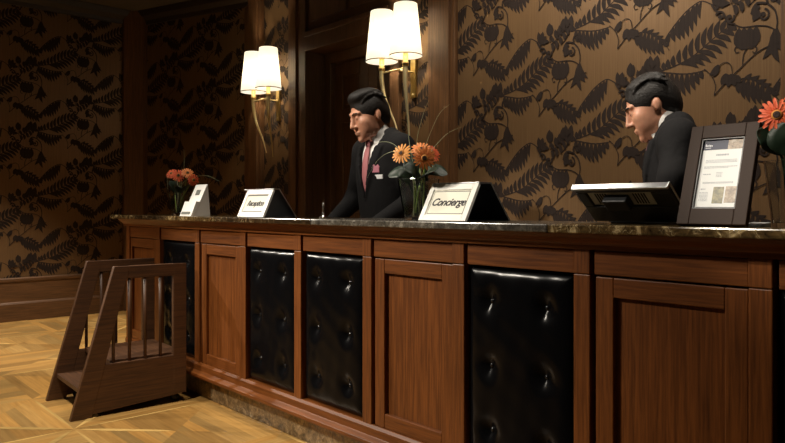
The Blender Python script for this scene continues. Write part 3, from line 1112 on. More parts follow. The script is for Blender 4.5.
# framed notice
def notice():
    Yf, Yt = 1.80, 1.895
    xl = xat(677.3, Yf)
    xr = xat(746.8, Yf)
    zt_ = at(727, 126.5, Yt).z - CT
    o = thing('notice_frame', 'dark brown picture frame with a printed hotel notice, tilted back on the counter', 'picture frame', (xl, Yf, CT), 0)
    W_ = (xr - xl)
    up = Vector((0, Yt - Yf, zt_))
    L = up.length
    up.normalize()
    nrm = Vector((0, -up.z, up.y))
    def P(x, s, d):
        q = up * s + nrm * d
        return (x, q.y + .0, q.z + .004)
    def slab(mb, x0, x1, s0, s1, d0, d1):
        mb.hexa([P(x0, s0, d0), P(x1, s0, d0), P(x1, s0, d1), P(x0, s0, d1), P(x0, s1, d0), P(x1, s1, d0), P(x1, s1, d1), P(x0, s1, d1)])
    bw = W_ * .185
    fr = MB()
    wb, wt = L * .155, L * .135
    slab(fr, 0, bw, 0, L, -.012, .008)
    slab(fr, W_ - bw, W_, 0, L, -.012, .008)
    slab(fr, bw, W_ - bw, 0, wb, -.012, .008)
    slab(fr, bw, W_ - bw, L - wt, L, -.012, .008)
    slab(fr, bw, W_ - bw, wb, L - wt, -.012, -.004)
    fr.build('frame', 'frame_brown', o, bevel=.002)
    lip = MB()
    e = .0035
    slab(lip, bw, bw + e, wb, L - wt, -.004, .004)
    slab(lip, W_ - bw - e, W_ - bw, wb, L - wt, -.004, .004)
    slab(lip, bw, W_ - bw, wb, wb + e * 1.6, -.004, .003)
    slab(lip, bw, W_ - bw, L - wt - e, L - wt, -.004, .004)
    lip.build('inner_lip', 'black_board', o)
    x0, x1, s0, s1 = bw + e, W_ - bw - e, wb + e * 1.6, L - wt - e
    pw, ph = x1 - x0, s1 - s0
    pa = MB()
    slab(pa, x0, x1, s0, s1, -.004, -.002)
    paper = pa.build('notice_sheet', 'paper_white', o)
    def rect(name, mat, u0, u1, v0, v1, d=-.0016):
        r = MB()
        slab(r, x0 + pw * u0, x0 + pw * u1, s0 + ph * v0, s0 + ph * v1, -.002, d)
        return r.build(name, mat, paper)
    rect('header_band', 'navy_print', 0, .62, .855, 1.0)
    rect('header_photo', 'photo_tan', .62, 1, .855, 1.0)
    rect('printed_photo', 'photo_green', .42, .68, .06, .30)
    rect('printed_photo', 'photo_tan', .715, 1.0, .07, .305)
    t = MB()
    rr = random.Random(3)
    def line(u0, u1, v, hgt):
        u = u0
        while u < u1:
            w = rr.uniform(.02, .06)
            slab(t, x0 + pw * u, x0 + pw * min(u1, u + w), s0 + ph * (v - hgt), s0 + ph * (v + hgt), -.002, -.0017)
            u += w + .012
    line(.36, .68, .775, .013)
    for v in (.70, .682, .664):
        line(.12, .90, v, .004)
    line(.10, .92, .60, .005)
    line(.10, .70, .582, .004)
    line(.10, .30, .49, .006)
    for v in (.51, .49, .47, .452):
        line(.43, .58, v, .004)
    for v in (.37, .355):
        line(.12, .88, v, .004)
    line(.10, .22, .27, .008)
    for v in (.22, .20, .18, .16, .14, .12, .10):
        line(.08, .30, v, .004)
    t.build('printed_text', 'grey_ink', paper)
    hd = MB()
    for u0, u1, v0, v1 in ((.06, .085, .905, .945), (.095, .12, .905, .93), (.13, .15, .905, .935), (.16, .20, .905, .93), (.21, .235, .905, .925), (.06, .2, .88, .888)):
        slab(hd, x0 + pw * u0, x0 + pw * u1, s0 + ph * v0, s0 + ph * v1, -.0016, -.0012)
    hd.build('header_lettering', 'white_ink', paper)
    # easel back
    MB().hexa([(W_ * .3, .155, 0), (W_ * .7, .155, 0), (W_ * .7, .163, 0), (W_ * .3, .163, 0),
               P(W_ * .38, L * .8, -.018), P(W_ * .62, L * .8, -.018), P(W_ * .62, L * .82, -.012), P(W_ * .38, L * .82, -.012)]).build('easel_leg', 'black_board', o, bevel=.001)
plain('frame_brown', (.034, .018, .011), .6, Specular_IOR_Level=.25)
def photo_mat(name, a, b2, c3):
    m, nt, b = new_mat(name)
    n = noise(nt, coords(nt, (1, 1, 1)), 60, 4, .7)
    nt.links.new(ramp(nt, n, [(.3, a), (.5, b2), (.7, c3)]), b.inputs['Base Color'])
    setp(b, Roughness=.4)
photo_mat('photo_tan', (.08, .05, .03), (.30, .22, .14), (.55, .48, .38))
photo_mat('photo_green', (.02, .03, .012), (.16, .14, .05), (.36, .32, .15))
notice()
# small folded card behind the frame
pk = at(752, 222, 1.93)
tag(MB().hexa([(pk.x - .022, 1.92, CT), (pk.x + .022, 1.92, CT), (pk.x + .022, 2.0, CT), (pk.x - .022, 2.0, CT),
               (pk.x - .022, 1.925, CT + .006), (pk.x + .022, 1.925, CT + .006), (pk.x + .022, 2.0, CT + .010), (pk.x - .022, 2.0, CT + .010)]).build('white_card', 'paper_white', bevel=.001),
    'small white card lying on the counter behind the brown notice frame', 'card')

# ------------------------------------------------------------------ vases and flowers
def vase(label, px, Y, wt, wb, hgt, rz=0.0, group='square glass flower vases'):
    p = at(px, 210, Y)
    o = thing('flower_vase', label, 'vase', (p.x, Y, CT), rz, group)
    def ring(w, z):
        return [(-w, -w, z), (w, -w, z), (w, w, z), (-w, w, z)]
    def shell(specs):
        vs, fs = [], []
        for (w, z) in specs:
            vs += ring(w, z)
        n = len(specs)
        for i in range(n - 1):
            for k in range(4):
                fs.append((i * 4 + k, i * 4 + (k + 1) % 4, (i + 1) * 4 + (k + 1) % 4, (i + 1) * 4 + k))
        fs.append((3, 2, 1, 0))
        fs.append(tuple((n - 1) * 4 + k for k in range(4)))
        return vs, fs
    t = .004
    vs, fs = shell([(wb, 0), (wt, hgt), (wt - t, hgt), (wb - t + .001, .012)])
    MB().add(vs, fs).build('glass_body', 'vase_glass', o, bevel=.0012)
    return o, p.x
def frame_of(n):
    n = Vector(n).normalized()
    t = n.cross(Vector((0, 0, 1)))
    if t.length < .05:
        t = Vector((1, 0, 0))
    t.normalize()
    return Matrix((t, n.cross(t).normalized() * -1 if False else n.cross(t).normalized(), n)).transposed()
CAMV = Vector((0, 0, CAM_H))
def gerbera(label, c, normal, R, mat, foot, group, rnd):
    c = Vector(c)
    o = thing('gerbera', label, 'flower', foot, 0, group)
    off = Vector(foot)
    M = frame_of(normal)
    pt = MB()
    for row, (n, r0, r1, lift, w) in enumerate(((17, .22, 1.0, .06, .19), (15, .2, .80, .14, .16), (11, .18, .52, .20, .12))):
        for k in range(n):
            a = 2 * PI * (k + rnd.uniform(-.18, .18)) / n + row * .2
            rr = r1 * rnd.uniform(.93, 1.04)
            lf = lift + rnd.uniform(-.06, .05)
            vs = []
            for s, ww in ((0, .45), (.4, .85), (.75, 1.0), (.93, .7), (1, .15)):
                r = (r0 + (rr - r0) * s) * R
                z = (lf * s * 1.0 - .16 * s * s) * R + .012 * R * row
                for sg in (-1, 0, 1):
                    x, y = r, sg * w * ww * R * .5
                    q = Vector((x * math.cos(a) - y * math.sin(a), x * math.sin(a) + y * math.cos(a), z + (abs(sg) * .02 * R)))
                    vs.append(c - off + M @ q)
            fs = []
            for i in range(4):
                for j in range(2):
                    fs.append((i * 3 + j, i * 3 + j + 1, i * 3 + 4 + j, i * 3 + 3 + j))
            pt.add(vs, fs)
    pt.build('petals', mat, o, True, fix=False)
    ce = MB()
    ce.lathe([(.30 * R, .05 * R), (.27 * R, .13 * R), (.20 * R, .16 * R)], 18, c - off, R=M)
    ce.build('pollen_ring', 'flower_ring', o, True)
    cc = MB()
    cc.lathe([(.205 * R, .13 * R), (.15 * R, .17 * R), (.07 * R, .16 * R), (.0001, .15 * R)], 16, c - off, R=M)
    cc.build('flower_eye', 'flower_eye', o, True)
    n = Vector(normal).normalized()
    a = c - off - n * .004
    st_ = MB()
    st_.tube(cat([(0, 0, .014), (a.x * .25, a.y * .25, a.z * .45), a - n * .05 - Vector((0, 0, .02)), a], 5), .0032, 8)
    st_.lathe([(.0035, -.05 * R), (.16 * R, -.03 * R), (.22 * R, .02 * R)], 12, a, R=M)
    st_.build('stem', 'stem_green', o, True)
    return o
def broad_leaf(label, foot, mids, width, group, mat='leaf_dark', roll=0.0):
    o_loc = Vector(foot)
    Q = cat([Vector(p) - o_loc for p in [foot] + mids], 7)
    mb = MB()
    vs, fs = [], []
    n = len(Q)
    for i, q in enumerate(Q):
        t = (Q[min(i + 1, n - 1)] - Q[max(i - 1, 0)]).normalized()
        view = (CAMV - (q + o_loc)).normalized()
        view = (view + Vector((0, 0, .8))).normalized()
        s = t.cross(view)
        s = s.normalized() if s.length > 1e-4 else Vector((1, 0, 0))
        nn = s.cross(t).normalized()
        u = i / (n - 1)
        st0 = .45
        w = width * (.10 if u < st0 else max(.02, math.sin(PI * min(1.0, ((u - st0) / (1 - st0)) * .93 + .07)) ** .75))
        for k, (sg, d_) in enumerate(((-1, .0), (-.5, -.10), (0, -.18), (.5, -.10), (1, .0))):
            vs.append(q + s * sg * w + nn * d_ * w)
    for i in range(n - 1):
        for k in range(4):
            fs.append((i * 5 + k, i * 5 + k + 1, (i + 1) * 5 + k + 1, (i + 1) * 5 + k))
    mb.add(vs, fs)
    o = mb.build('broad_leaf', mat, None, True, fix=False)
    o.location = o_loc
    md = o.modifiers.new('thickness', 'SOLIDIFY')
    md.thickness = .0012
    return tag(o, label, 'leaf', group)
def grass(label, foot, pts, group, r=.0016):
    o_loc = Vector(foot)
    Q = cat([Vector(p) - o_loc for p in [foot] + pts], 8)
    n = len(Q)
    o = MB().tube(Q, [r * (1 - .8 * i / (n - 1)) for i in range(n)], 6).build('grass_blade', 'grass_pale', None, True)
    o.location = o_loc
    return tag(o, label, 'grass blade', group)

rnd = random.Random(11)
def V3(px, py, Y):
    return at(px, py, Y)
# ---- middle vase
YM = 1.88
v_, vx = vase('square flared glass vase of orange gerberas, left of the Concierge sign', 418.5, YM, .059, .039, .162, .12)
def toward(c, up=.0, side=0.0):
    d_ = (CAMV - Vector(c)).normalized()
    r = Vector((d_.y, -d_.x, 0)).normalized()
    return d_ + Vector((0, 0, up)) - r * side
fl = [((424.5, 158, YM - .075), .045, 'petal_orange', 0, .0, .0, 'orange gerbera at the front of the middle vase, facing out'),
      ((401.5, 153.5, YM - .02), .043, 'petal_amber', 1, .45, -.5, 'amber-orange gerbera leaning left in the middle vase'),
      ((421.5, 149.5, YM + .0), .042, 'petal_orange', 2, .9, .0, 'orange gerbera at the top back of the middle vase, half hidden'),
      ((431.5, 153, YM + .035), .040, 'petal_coral', 3, .7, .5, 'reddish orange gerbera leaning right in the middle vase')]
for (p, R, mt_, k, up, sd, lab) in fl:
    c = at(*p)
    a = k * 1.5 + .4
    gerbera(lab, c, toward(c, up, sd), R, mt_, (vx + .02 * math.cos(a), YM + .02 * math.sin(a), CT + .014), 'gerberas in the middle vase', rnd)
fm = (vx, YM, CT + .015)
for k, (ps, w, lab) in enumerate((
        ([(412, 190, YM), (402, 172, YM - .04), (388, 176, YM - .06)], .030, 'dark green leaf drooping to the left from the middle vase'),
        ([(417, 188, YM), (416, 170, YM - .05), (404, 167, YM - .09)], .034, 'dark green leaf under the gerberas at the front of the middle vase'),
        ([(422, 188, YM), (430, 170, YM - .02), (447, 175, YM - .02)], .032, 'dark green leaf drooping right towards the Concierge sign'),
        ([(419, 188, YM), (425, 172, YM - .05), (437, 169, YM - .07)], .034, 'dark green leaf below the reddish gerbera of the middle vase'),
        ([(417, 188, YM), (412, 168, YM + .02), (409, 152, YM + .03)], .032, 'dark green leaf standing upright between the middle gerberas'))):
    foot = (vx + .014 * math.cos(k * 1.3), YM + .014 * math.sin(k * 1.3), CT + .015)
    broad_leaf(lab, foot, [at(*p) for p in ps], w, 'leaves in the middle vase')
for k, (ps, lab) in enumerate((
        ([(420, 170, YM), (424, 150, YM), (438, 116, YM), (450, 104, YM)], 'grass blade arching up right from the middle vase'),
        ([(421, 170, YM), (432, 150, YM), (447, 134, YM), (461, 127, YM)], 'grass blade arching widest right over the Concierge sign'),
        ([(414, 170, YM), (409, 140, YM), (407, 108, YM), (407, 92, YM)], 'tallest upright grass blade of the middle vase'),
        ([(417, 170, YM), (417, 140, YM), (424, 112, YM), (429, 100, YM)], 'upright grass blade beside the tallest one, middle vase'),
        ([(412, 172, YM), (398, 152, YM - .03), (380, 158, YM - .05), (367, 178, YM - .08)], 'grass blade arching left over the clerk in the middle vase'),
        ([(413, 172, YM), (396, 146, YM - .02), (380, 142, YM - .02), (368, 149, YM - .03)], 'short grass blade bending left before the left clerk'))):
    foot = (vx + .022 * math.cos(k * 1.1 + .3), YM + .022 * math.sin(k * 1.1 + .3), CT + .015)
    grass(lab, foot, [at(*p) for p in ps], 'grass blades in the middle vase')

# ---- left vase
YL = 1.99
v2, vx2 = vase('square glass vase of coral gerberas, behind the white brochure holder', 179.5, YL, .052, .036, .150, .1)
fl = [((178.5, 175.5, YL - .05), .043, 'petal_coral', 0, .25, -.1, 'largest coral gerbera of the left vase, facing out'),
      ((187.5, 173, YL + .0), .042, 'petal_orange', 1, .7, .2, 'pale coral gerbera at the top of the left vase'),
      ((193.5, 180, YL - .03), .039, 'petal_coral', 2, .1, .4, 'coral gerbera just above the white brochure holder'),
      ((171.5, 173.5, YL + .03), .040, 'petal_coral', 3, .8, -.6, 'coral gerbera leaning left in the left vase')]
for (p, R, mt_, k, up, sd, lab) in fl:
    c = at(*p)
    a = k * 1.5
    gerbera(lab, c, toward(c, up, sd), R, mt_, (vx2 + .018 * math.cos(a), YL + .018 * math.sin(a), CT + .014), 'gerberas in the left vase', rnd)
for k, (ps, w, lab) in enumerate((
        ([(177, 196, YL), (173, 186, YL - .03), (169, 184, YL - .06)], .036, 'dark leaf drooping left from the left vase'),
        ([(179, 196, YL), (180, 186, YL - .05), (176, 183, YL - .09)], .040, 'dark leaf at the front of the left vase'),
        ([(180, 196, YL), (186, 187, YL - .03), (190, 184, YL - .05)], .038, 'dark leaf right of the stems in the left vase'))):
    foot = (vx2 + .013 * math.cos(k * 2), YL + .013 * math.sin(k * 2), CT + .015)
    broad_leaf(lab, foot, [at(*p) for p in ps], w, 'leaves in the left vase')
for k, (ps, lab) in enumerate((
        ([(181, 185, YL), (184, 168, YL), (184, 150, YL)], 'upright grass blade of the left vase'),
        ([(182, 185, YL), (195, 177, YL), (208, 176, YL), (219, 181, YL)], 'grass blade arching right from the left vase'),
        ([(178, 185, YL), (172, 173, YL), (167.5, 176, YL), (168, 191, YL)], 'grass blade curling down at the left of the left vase'))):
    foot = (vx2 + .02 * math.cos(k * 2.1 + .5), YL + .02 * math.sin(k * 2.1 + .5), CT + .015)
    grass(lab, foot, [at(*p) for p in ps], 'grass blades in the left vase', .002)

# ---- right vase, cut by the picture's edge
YR = 1.87
v3, vx3 = vase('square glass vase with a coral gerbera, right of the brown notice frame', 792, YR, .052, .036, .165, .1)
c = at(777, 115, YR - .05)
gerbera('coral gerbera of the right vase, facing out above the notice frame', c, toward(c, .15, -.1), .043, 'petal_coral', (vx3, YR, CT + .014), 'gerberas in the right vase', rnd)
c = at(800, 108, YR + .01)
gerbera('coral gerbera at the far right of the right vase', c, toward(c, .5, .3), .043, 'petal_coral', (vx3 + .015, YR + .01, CT + .014), 'gerberas in the right vase', rnd)
broad_leaf('dark leaf drooping left over the side of the notice frame', (vx3 - .01, YR, CT + .015), [at(784, 165, YR - .02), at(772, 140, YR - .05), at(757, 131, YR - .07)], .034, 'leaves in the right vase')
broad_leaf('dark leaf rising under the front gerbera of the right vase', (vx3, YR - .01, CT + .015), [at(787, 165, YR - .03), at(783, 140, YR - .05), at(790, 124, YR - .06)], .036, 'leaves in the right vase')

# ------------------------------------------------------------------ people (distance-field modelling)
class Field:
    def __init__(s, lo, hi, h):
        s.lo, s.h = np.array(lo, float), h
        n = np.ceil((np.array(hi) - s.lo) / h).astype(int) + 1
        s.ax = [(s.lo[i] + h * np.arange(n[i])).astype(np.float32) for i in range(3)]
        s.D = np.full(n, 9.0, np.float32)
    def win(s, lo, hi):
        r = []
        for i in range(3):
            a = int(np.clip(np.floor((lo[i] - s.lo[i]) / s.h), 0, len(s.ax[i]) - 1))
            b = int(np.clip(np.ceil((hi[i] - s.lo[i]) / s.h) + 1, a + 1, len(s.ax[i])))
            r.append(slice(a, b))
        return tuple(r), s.ax[0][r[0]][:, None, None], s.ax[1][r[1]][None, :, None], s.ax[2][r[2]][None, None, :]
    def put(s, w, d, k, sub):
        D = s.D[w]
        if sub:
            d = -d
            if k > 0:
                hh = np.clip(.5 - .5 * (D - d) / k, 0, 1)
                s.D[w] = D * (1 - hh) + d * hh + k * hh * (1 - hh)
            else:
                s.D[w] = np.maximum(D, d)
        else:
            if k > 0:
                hh = np.clip(.5 + .5 * (D - d) / k, 0, 1)
                s.D[w] = D * (1 - hh) + d * hh - k * hh * (1 - hh)
            else:
                s.D[w] = np.minimum(D, d)
    def ell(s, c, r, R=None, k=.015, sub=False):
        c = np.array(c, float)
        m = max(r) + k + 3 * s.h
        w, x, y, z = s.win(c - m, c + m)
        x, y, z = x - c[0], y - c[1], z - c[2]
        if R is not None:
            R = np.array(R)
            x, y, z = (R[0, 0] * x + R[1, 0] * y + R[2, 0] * z, R[0, 1] * x + R[1, 1] * y + R[2, 1] * z, R[0, 2] * x + R[1, 2] * y + R[2, 2] * z)
        k0 = np.sqrt((x / r[0]) ** 2 + (y / r[1]) ** 2 + (z / r[2]) ** 2)
        k1 = np.sqrt((x / r[0] ** 2) ** 2 + (y / r[1] ** 2) ** 2 + (z / r[2] ** 2) ** 2) + 1e-6
        s.put(w, (k0 * (k0 - 1) / k1).astype(np.float32), k, sub)
    def cone(s, a, b, ra, rb, k=.015, sub=False):
        a, b = np.array(a, float), np.array(b, float)
        m = max(ra, rb) + k + 3 * s.h
        w, x, y, z = s.win(np.minimum(a, b) - m, np.maximum(a, b) + m)
        ab = b - a
        L = ab @ ab + 1e-9
        t = np.clip(((x - a[0]) * ab[0] + (y - a[1]) * ab[1] + (z - a[2]) * ab[2]) / L, 0, 1)
        d = np.sqrt((x - a[0] - t * ab[0]) ** 2 + (y - a[1] - t * ab[1]) ** 2 + (z - a[2] - t * ab[2]) ** 2) - (ra + t * (rb - ra))
        s.put(w, d.astype(np.float32), k, sub)
    def chain(s, pts, rs, k=.015):
        for i in range(len(pts) - 1):
            s.cone(pts[i], pts[i + 1], rs[i], rs[i + 1], k)
    def local(s, c, R):
        x = s.ax[0][:, None, None] - c[0]
        y = s.ax[1][None, :, None] - c[1]
        z = s.ax[2][None, None, :] - c[2]
        R = np.array(R, np.float32)
        return (R[0, 0] * x + R[1, 0] * y + R[2, 0] * z, R[0, 1] * x + R[1, 1] * y + R[2, 1] * z, R[0, 2] * x + R[1, 2] * y + R[2, 2] * z)
    def front(s, x, z):
        i = int(round((x - s.lo[0]) / s.h))
        k = int(round((z - s.lo[2]) / s.h))
        col = s.D[i, :, k]
        j = int(np.argmax(col < 0))
        return float(s.ax[1][j])
    def mesh(s, name, mat, parent, smooth_it=1):
        D, S = s.D, s.D < 0
        n = D.shape
        c = [S[i:n[0] - 1 + i, j:n[1] - 1 + j, k:n[2] - 1 + k] for i in (0, 1) for j in (0, 1) for k in (0, 1)]
        cnt = sum(a.astype(np.int8) for a in c)
        idx = np.argwhere((cnt > 0) & (cnt < 8))
        ids = np.full(cnt.shape, -1, np.int32)
        ids[tuple(idx.T)] = np.arange(len(idx))
        corners = [(i, j, k) for i in (0, 1) for j in (0, 1) for k in (0, 1)]
        val = {o: D[idx[:, 0] + o[0], idx[:, 1] + o[1], idx[:, 2] + o[2]] for o in corners}
        acc = np.zeros((len(idx), 3))
        num = np.zeros(len(idx))
        for a in corners:
            for ax in range(3):
                if a[ax]:
                    continue
                b = list(a)
                b[ax] = 1
                va, vb = val[a], val[tuple(b)]
                mm = (va < 0) != (vb < 0)
                t = np.where(mm, va / np.where(mm, va - vb, 1), 0)
                p = np.tile(np.array(a, float), (len(idx), 1))
                p[:, ax] += t
                acc[mm] += p[mm]
                num += mm
        V = (idx + acc / num[:, None]) * s.h + s.lo
        F = []
        for ax in range(3):
            o1, o2 = (ax + 1) % 3, (ax + 2) % 3
            sl0 = [slice(1, -1)] * 3
            sl1 = [slice(1, -1)] * 3
            sl0[ax] = slice(0, -1)
            sl1[ax] = slice(1, None)
            A, B = S[tuple(sl0)], S[tuple(sl1)]
            e = np.argwhere(A != B)
            inside = A[tuple(e.T)]
            e = e + 1
            e[:, ax] -= 1
            def cell(d1, d2):
                q = e.copy()
                q[:, o1] -= d1
                q[:, o2] -= d2
                return ids[tuple(q.T)]
            q = np.stack([cell(1, 1), cell(0, 1), cell(0, 0), cell(1, 0)], 1)
            q[~inside] = q[~inside][:, ::-1]
            F.append(q)
        F = np.concatenate(F)
        F = F[(F >= 0).all(1)]
        me = bpy.data.meshes.new(name)
        me.from_pydata(V.tolist(), [], F.tolist())
        me.materials.append(MATS[mat])
        me.polygons.foreach_set('use_smooth', [True] * len(me.polygons))
        me.update()
        o = bpy.data.objects.new(name, me)
        COL.objects.link(o)
        o.parent = parent
        if smooth_it:
            md = o.modifiers.new('relax', 'SMOOTH')
            md.factor = .5
            md.iterations = smooth_it
        return o

def rotm(ax, a):
    return np.array(Matrix.Rotation(a, 3, ax))

def person(label, loc, rz, lean, pitch, yaw, arms, suit, tie, quiff, S=1.0, head_scale=1.08, name_tag=False, braid=False, headoff=(0, 0, 0)):
    root = thing('person', label, 'person', loc, rz)
    root.scale = (S, S, S)
    HIP = np.array([0, 0, .95])
    RL = rotm('X', lean)
    def T(p):
        return HIP + RL @ (np.array(p, float) - HIP)
    Rh = RL @ rotm('Z', yaw) @ rotm('X', pitch)
    neck0 = T((0, .012, 1.47))
    HC = T((0, .0, 1.60)) + np.array(headoff) + Rh @ np.array((0, -.02, .055))
    hs = head_scale
    def Hd(p):
        return HC + Rh @ (np.array(p, float) * hs)
    def hr(r):
        return tuple(v * hs for v in r)
    sh = {s: T((s * .185, .012, 1.415)) for s in (-1, 1)}
    lo, hi = (-.48, -.62, -.01), (.48, .42, 1.95)
    # ---------- body
    B = Field(lo, hi, .006)
    B.ell(T((0, 0, 1.0)), (.145, .10, .13), RL, .04)
    B.ell(T((0, 0, 1.27)), (.155, .10, .20), RL, .05)
    B.cone(T((-.14, .012, 1.40)), T((.14, .012, 1.40)), .05, .05, .05)
    for s in (-1, 1):
        B.chain([(s * .09, 0, .93), (s * .10, -.015, .50), (s * .10, .02, .10)], [.078, .052, .036], .03)
        B.cone((s * .10, .03, .045), (s * .115, -.13, .03), .036, .028, .02)
        el, wr, hd = arms[s]
        B.chain([sh[s], el, wr], [.044, .037, .026], .02)
        # hand
        wr, hd = np.array(wr, float), np.array(hd, float)
        d = hd / np.linalg.norm(hd)
        nrm = np.array((0, 0, -1.0))                     # palm faces down
        side = np.cross(d, nrm)
        side /= np.linalg.norm(side)
        nrm = np.cross(side, d)
        th = side * (1 if np.dot(side, (-s, 0, 0)) > 0 else -1)
        for q in range(4):
            off = th * (.030 - .020 * q)
            kn = wr + d * (.088 - .006 * abs(q - 1)) + off
            B.cone(wr + off * .5 + d * .01, kn, .013, .0105, .010)
            ln = (.072, .080, .074, .058)[q]
            p1 = kn + (d * .95 + nrm * .30) * ln * .45
            p2 = p1 + (d * .75 + nrm * .66) * ln * .32
            p3 = p2 + (d * .45 + nrm * .89) * ln * .25
            B.chain([kn, p1, p2, p3], [.0100, .0092, .0086, .0076], .004)
        t0 = wr + d * .025 + th * .022
        t1 = t0 + (d * .55 + th * .75 + nrm * .2) * .042
        t2 = t1 + (d * .85 + th * .25 + nrm * .3) * .032
        t3 = t2 + (d * .95 + nrm * .25) * .024
        B.chain([t0, t1, t2, t3], [.014, .0115, .0105, .0085], .008)
    B.cone(neck0, Hd((0, .015, -.075)), .062, .056, .03)
    # head
    B.ell(Hd((0, .012, .030)), hr((.076, .096, .088)), Rh, .0)
    B.ell(Hd((0, -.022, -.035)), hr((.064, .070, .086)), Rh, .03)
    B.ell(Hd((0, -.045, -.082)), hr((.046, .042, .034)), Rh, .03)
    B.ell(Hd((0, -.082, -.104)), hr((.020, .016, .015)), Rh, .015)
    for s in (-1, 1):
        B.ell(Hd((s * .046, -.058, -.018)), hr((.020, .024, .018)), Rh, .03)
        B.ell(Hd((s * .040, -.046, -.052)), hr((.024, .032, .030)), Rh, .03)
        B.cone(Hd((s * .010, -.089, .030)), Hd((s * .046, -.074, .031)), .0095, .009, .012)
        B.ell(Hd((s * .031, -.101, .011)), hr((.016, .013, .009)), Rh, .012, True)
        B.ell(Hd((s * .031, -.078, .009)), hr((.0135, .0135, .012)), Rh, .004)
        B.ell(Hd((s * .078, .016, -.006)), hr((.007, .015, .026)), Rh @ rotm('X', -.2), .006)
        B.ell(Hd((s * .012, -.097, -.033)), hr((.009, .010, .008)), Rh, .006)
    B.cone(Hd((0, -.090, .018)), Hd((0, -.111, -.028)), .0085, .0125, .010)
    B.ell(Hd((0, -.094, -.062)), hr((.023, .010, .0065)), Rh, .004)
    B.ell(Hd((0, -.092, -.073)), hr((.019, .010, .0070)), Rh, .004)
    body = B.mesh('body', 'skin', root)
    # eyes and brows
    for s in (-1, 1):
        e = MB()
        R3 = Matrix(Rh.tolist())
        e.lathe([(.0001, .0128)] + [(.0128 * math.sin(t), .0128 * math.cos(t)) for t in (.3, .6, .9, 1.2, 1.5, 1.9)], 14,
                Hd((s * .031, -.0768, .006)), R=R3 @ Matrix.Rotation(PI / 2 + .25, 3, 'X'))
        eo = e.build('eye', 'eye_white', root, True)
        i_ = MB()
        i_.lathe([(.0001, .0134), (.004, .0128), (.0058, .0116)], 14, Hd((s * .031, -.0768, .006)), R=R3 @ Matrix.Rotation(PI / 2 + .25, 3, 'X'))
        i_.build('iris', 'iris_brown', eo, True)
        bw = MB()
        bw.tube([Hd((s * .014, -.0965, .029)), Hd((s * .030, -.0935, .035)), Hd((s * .049, -.081, .032))], [.0026, .0032, .0015], 8)
        bw.build('eyebrow', 'eyebrow_black', root, True)
    # ---------- hair
    c0 = Hd((0, .01, .02))
    Hh = Field(c0 - .2, c0 + .2, .0045)
    Hh.ell(Hd((0, .014, .034)), hr((.0815, .102, .094)), Rh, 0)
    Hh.ell(Hd((.0, .072, -.015)), hr((.058, .042, .062)), Rh, .03)
    for (p, r) in quiff:
        Hh.ell(Hd(p), hr(r), Rh, .025)
    rs = random.Random(5)
    for k in range(40):          # combed locks running back from the brow
        x = rs.uniform(-.062, .062)
        y0 = rs.uniform(-.045, .03)
        pts = []
        for q in range(4):
            yy = y0 + q * .022
            zz = .034 + .093 * math.sqrt(max(.08, 1 - (x / .084) ** 2 - ((yy - .014) / .104) ** 2))
            pts.append(Hd((x + .004 * q, yy, zz)))
        Hh.chain(pts, [.005, .008, .008, .004], .006)
    Hh.ell(Hd((0, -.120, -.022)), hr((.084, .077, .103)), Rh, .006, True)
    Hh.ell(Hd((0, -.080, -.085)), hr((.12, .085, .075)), Rh, .006, True)
    for s in (-1, 1):
        Hh.ell(Hd((s * .082, .016, -.012)), hr((.022, .024, .034)), Rh, .004, True)
    Hh.ell(Hd((0, .02, -.150)), hr((.14, .16, .085)), Rh, .01, True)
    Hh.mesh('hair', 'hair_black', root, 0)
    # ---------- clothes
    def torso(Fd, g, hem):
        Fd.ell(T((0, .0, 1.26)), (.178 + g, .116 + g, .24 + g), RL, .0)
        Fd.ell(T((0, -.006, 1.06)), (.160 + g, .108 + g, .20 + g), RL, .06)
        for s in (-1, 1):
            Fd.cone(T((s * .165, .012, 1.405)), T((s * .055, .03, 1.475)), .058 + g, .046 + g, .05)
        if hem:
            Fd.cone(T((-.06, .0, .92)), T((.06, .0, .92)), .108 + g, .108 + g, .06)
            for s in (-1, 1):
                Fd.cone((s * .08, 0.0, .93), (s * .09, 0.0, .84), .098 + g, .100 + g, .05)
    # shirt
    Sh = Field(lo, hi, .0075)
    torso(Sh, -.006, False)
    nd = Hd((0, .01, -.08)) - neck0
    nd /= np.linalg.norm(nd)
    Sh.cone(neck0 - nd * .002, neck0 + nd * .045, .070, .066, .01)
    for s in (-1, 1):
        Sh.cone(neck0 + nd * .035 + RL @ np.array((s * .022, -.066, .0)), neck0 + nd * .0 + RL @ np.array((s * .050, -.068, -.03)), .014, .009, .012)
        el, wr, hd = arms[s]
        e_, w_ = np.array(el, float), np.array(wr, float)
        Sh.cone(w_ + (e_ - w_) * .25, w_ + (e_ - w_) * -.01, .034, .034, .005)
    x, y, z = Sh.local(neck0, RL)
    Sh.D = np.maximum(Sh.D, -(z + .30 - 0 * x))          # keep only chest and collar
    # sleeve cuffs were cut away above when low: put them back
    for s in (-1, 1):
        el, wr, hd = arms[s]
        e_, w_ = np.array(el, float), np.array(wr, float)
        Sh.cone(w_ + (e_ - w_) * .25, w_ + (e_ - w_) * -.01, .034, .034, 0)
    Sh.mesh('shirt', 'shirt_white', root)
    # jacket
    J = Field(lo, hi, .0075)
    torso(J, .010, True)
    for s in (-1, 1):
        el, wr, hd = arms[s]
        e_, w_ = np.array(el, float), np.array(wr, float)
        J.chain([sh[s] + RL @ np.array((-s * .02, 0, .0)), e_, w_ + (e_ - w_) * .12], [.072, .056, .043], .035)
    x, y, z = J.local(T((0, 0, 0)), RL)
    zz = z
    half = np.clip((zz - 1.16) / .32, 0, 1.2) * .078
    base = J.D.copy()
    vcut = np.maximum(np.maximum(np.abs(x) - half, y - (-.02)), 1.16 - zz)
    D = np.maximum(base, -vcut)
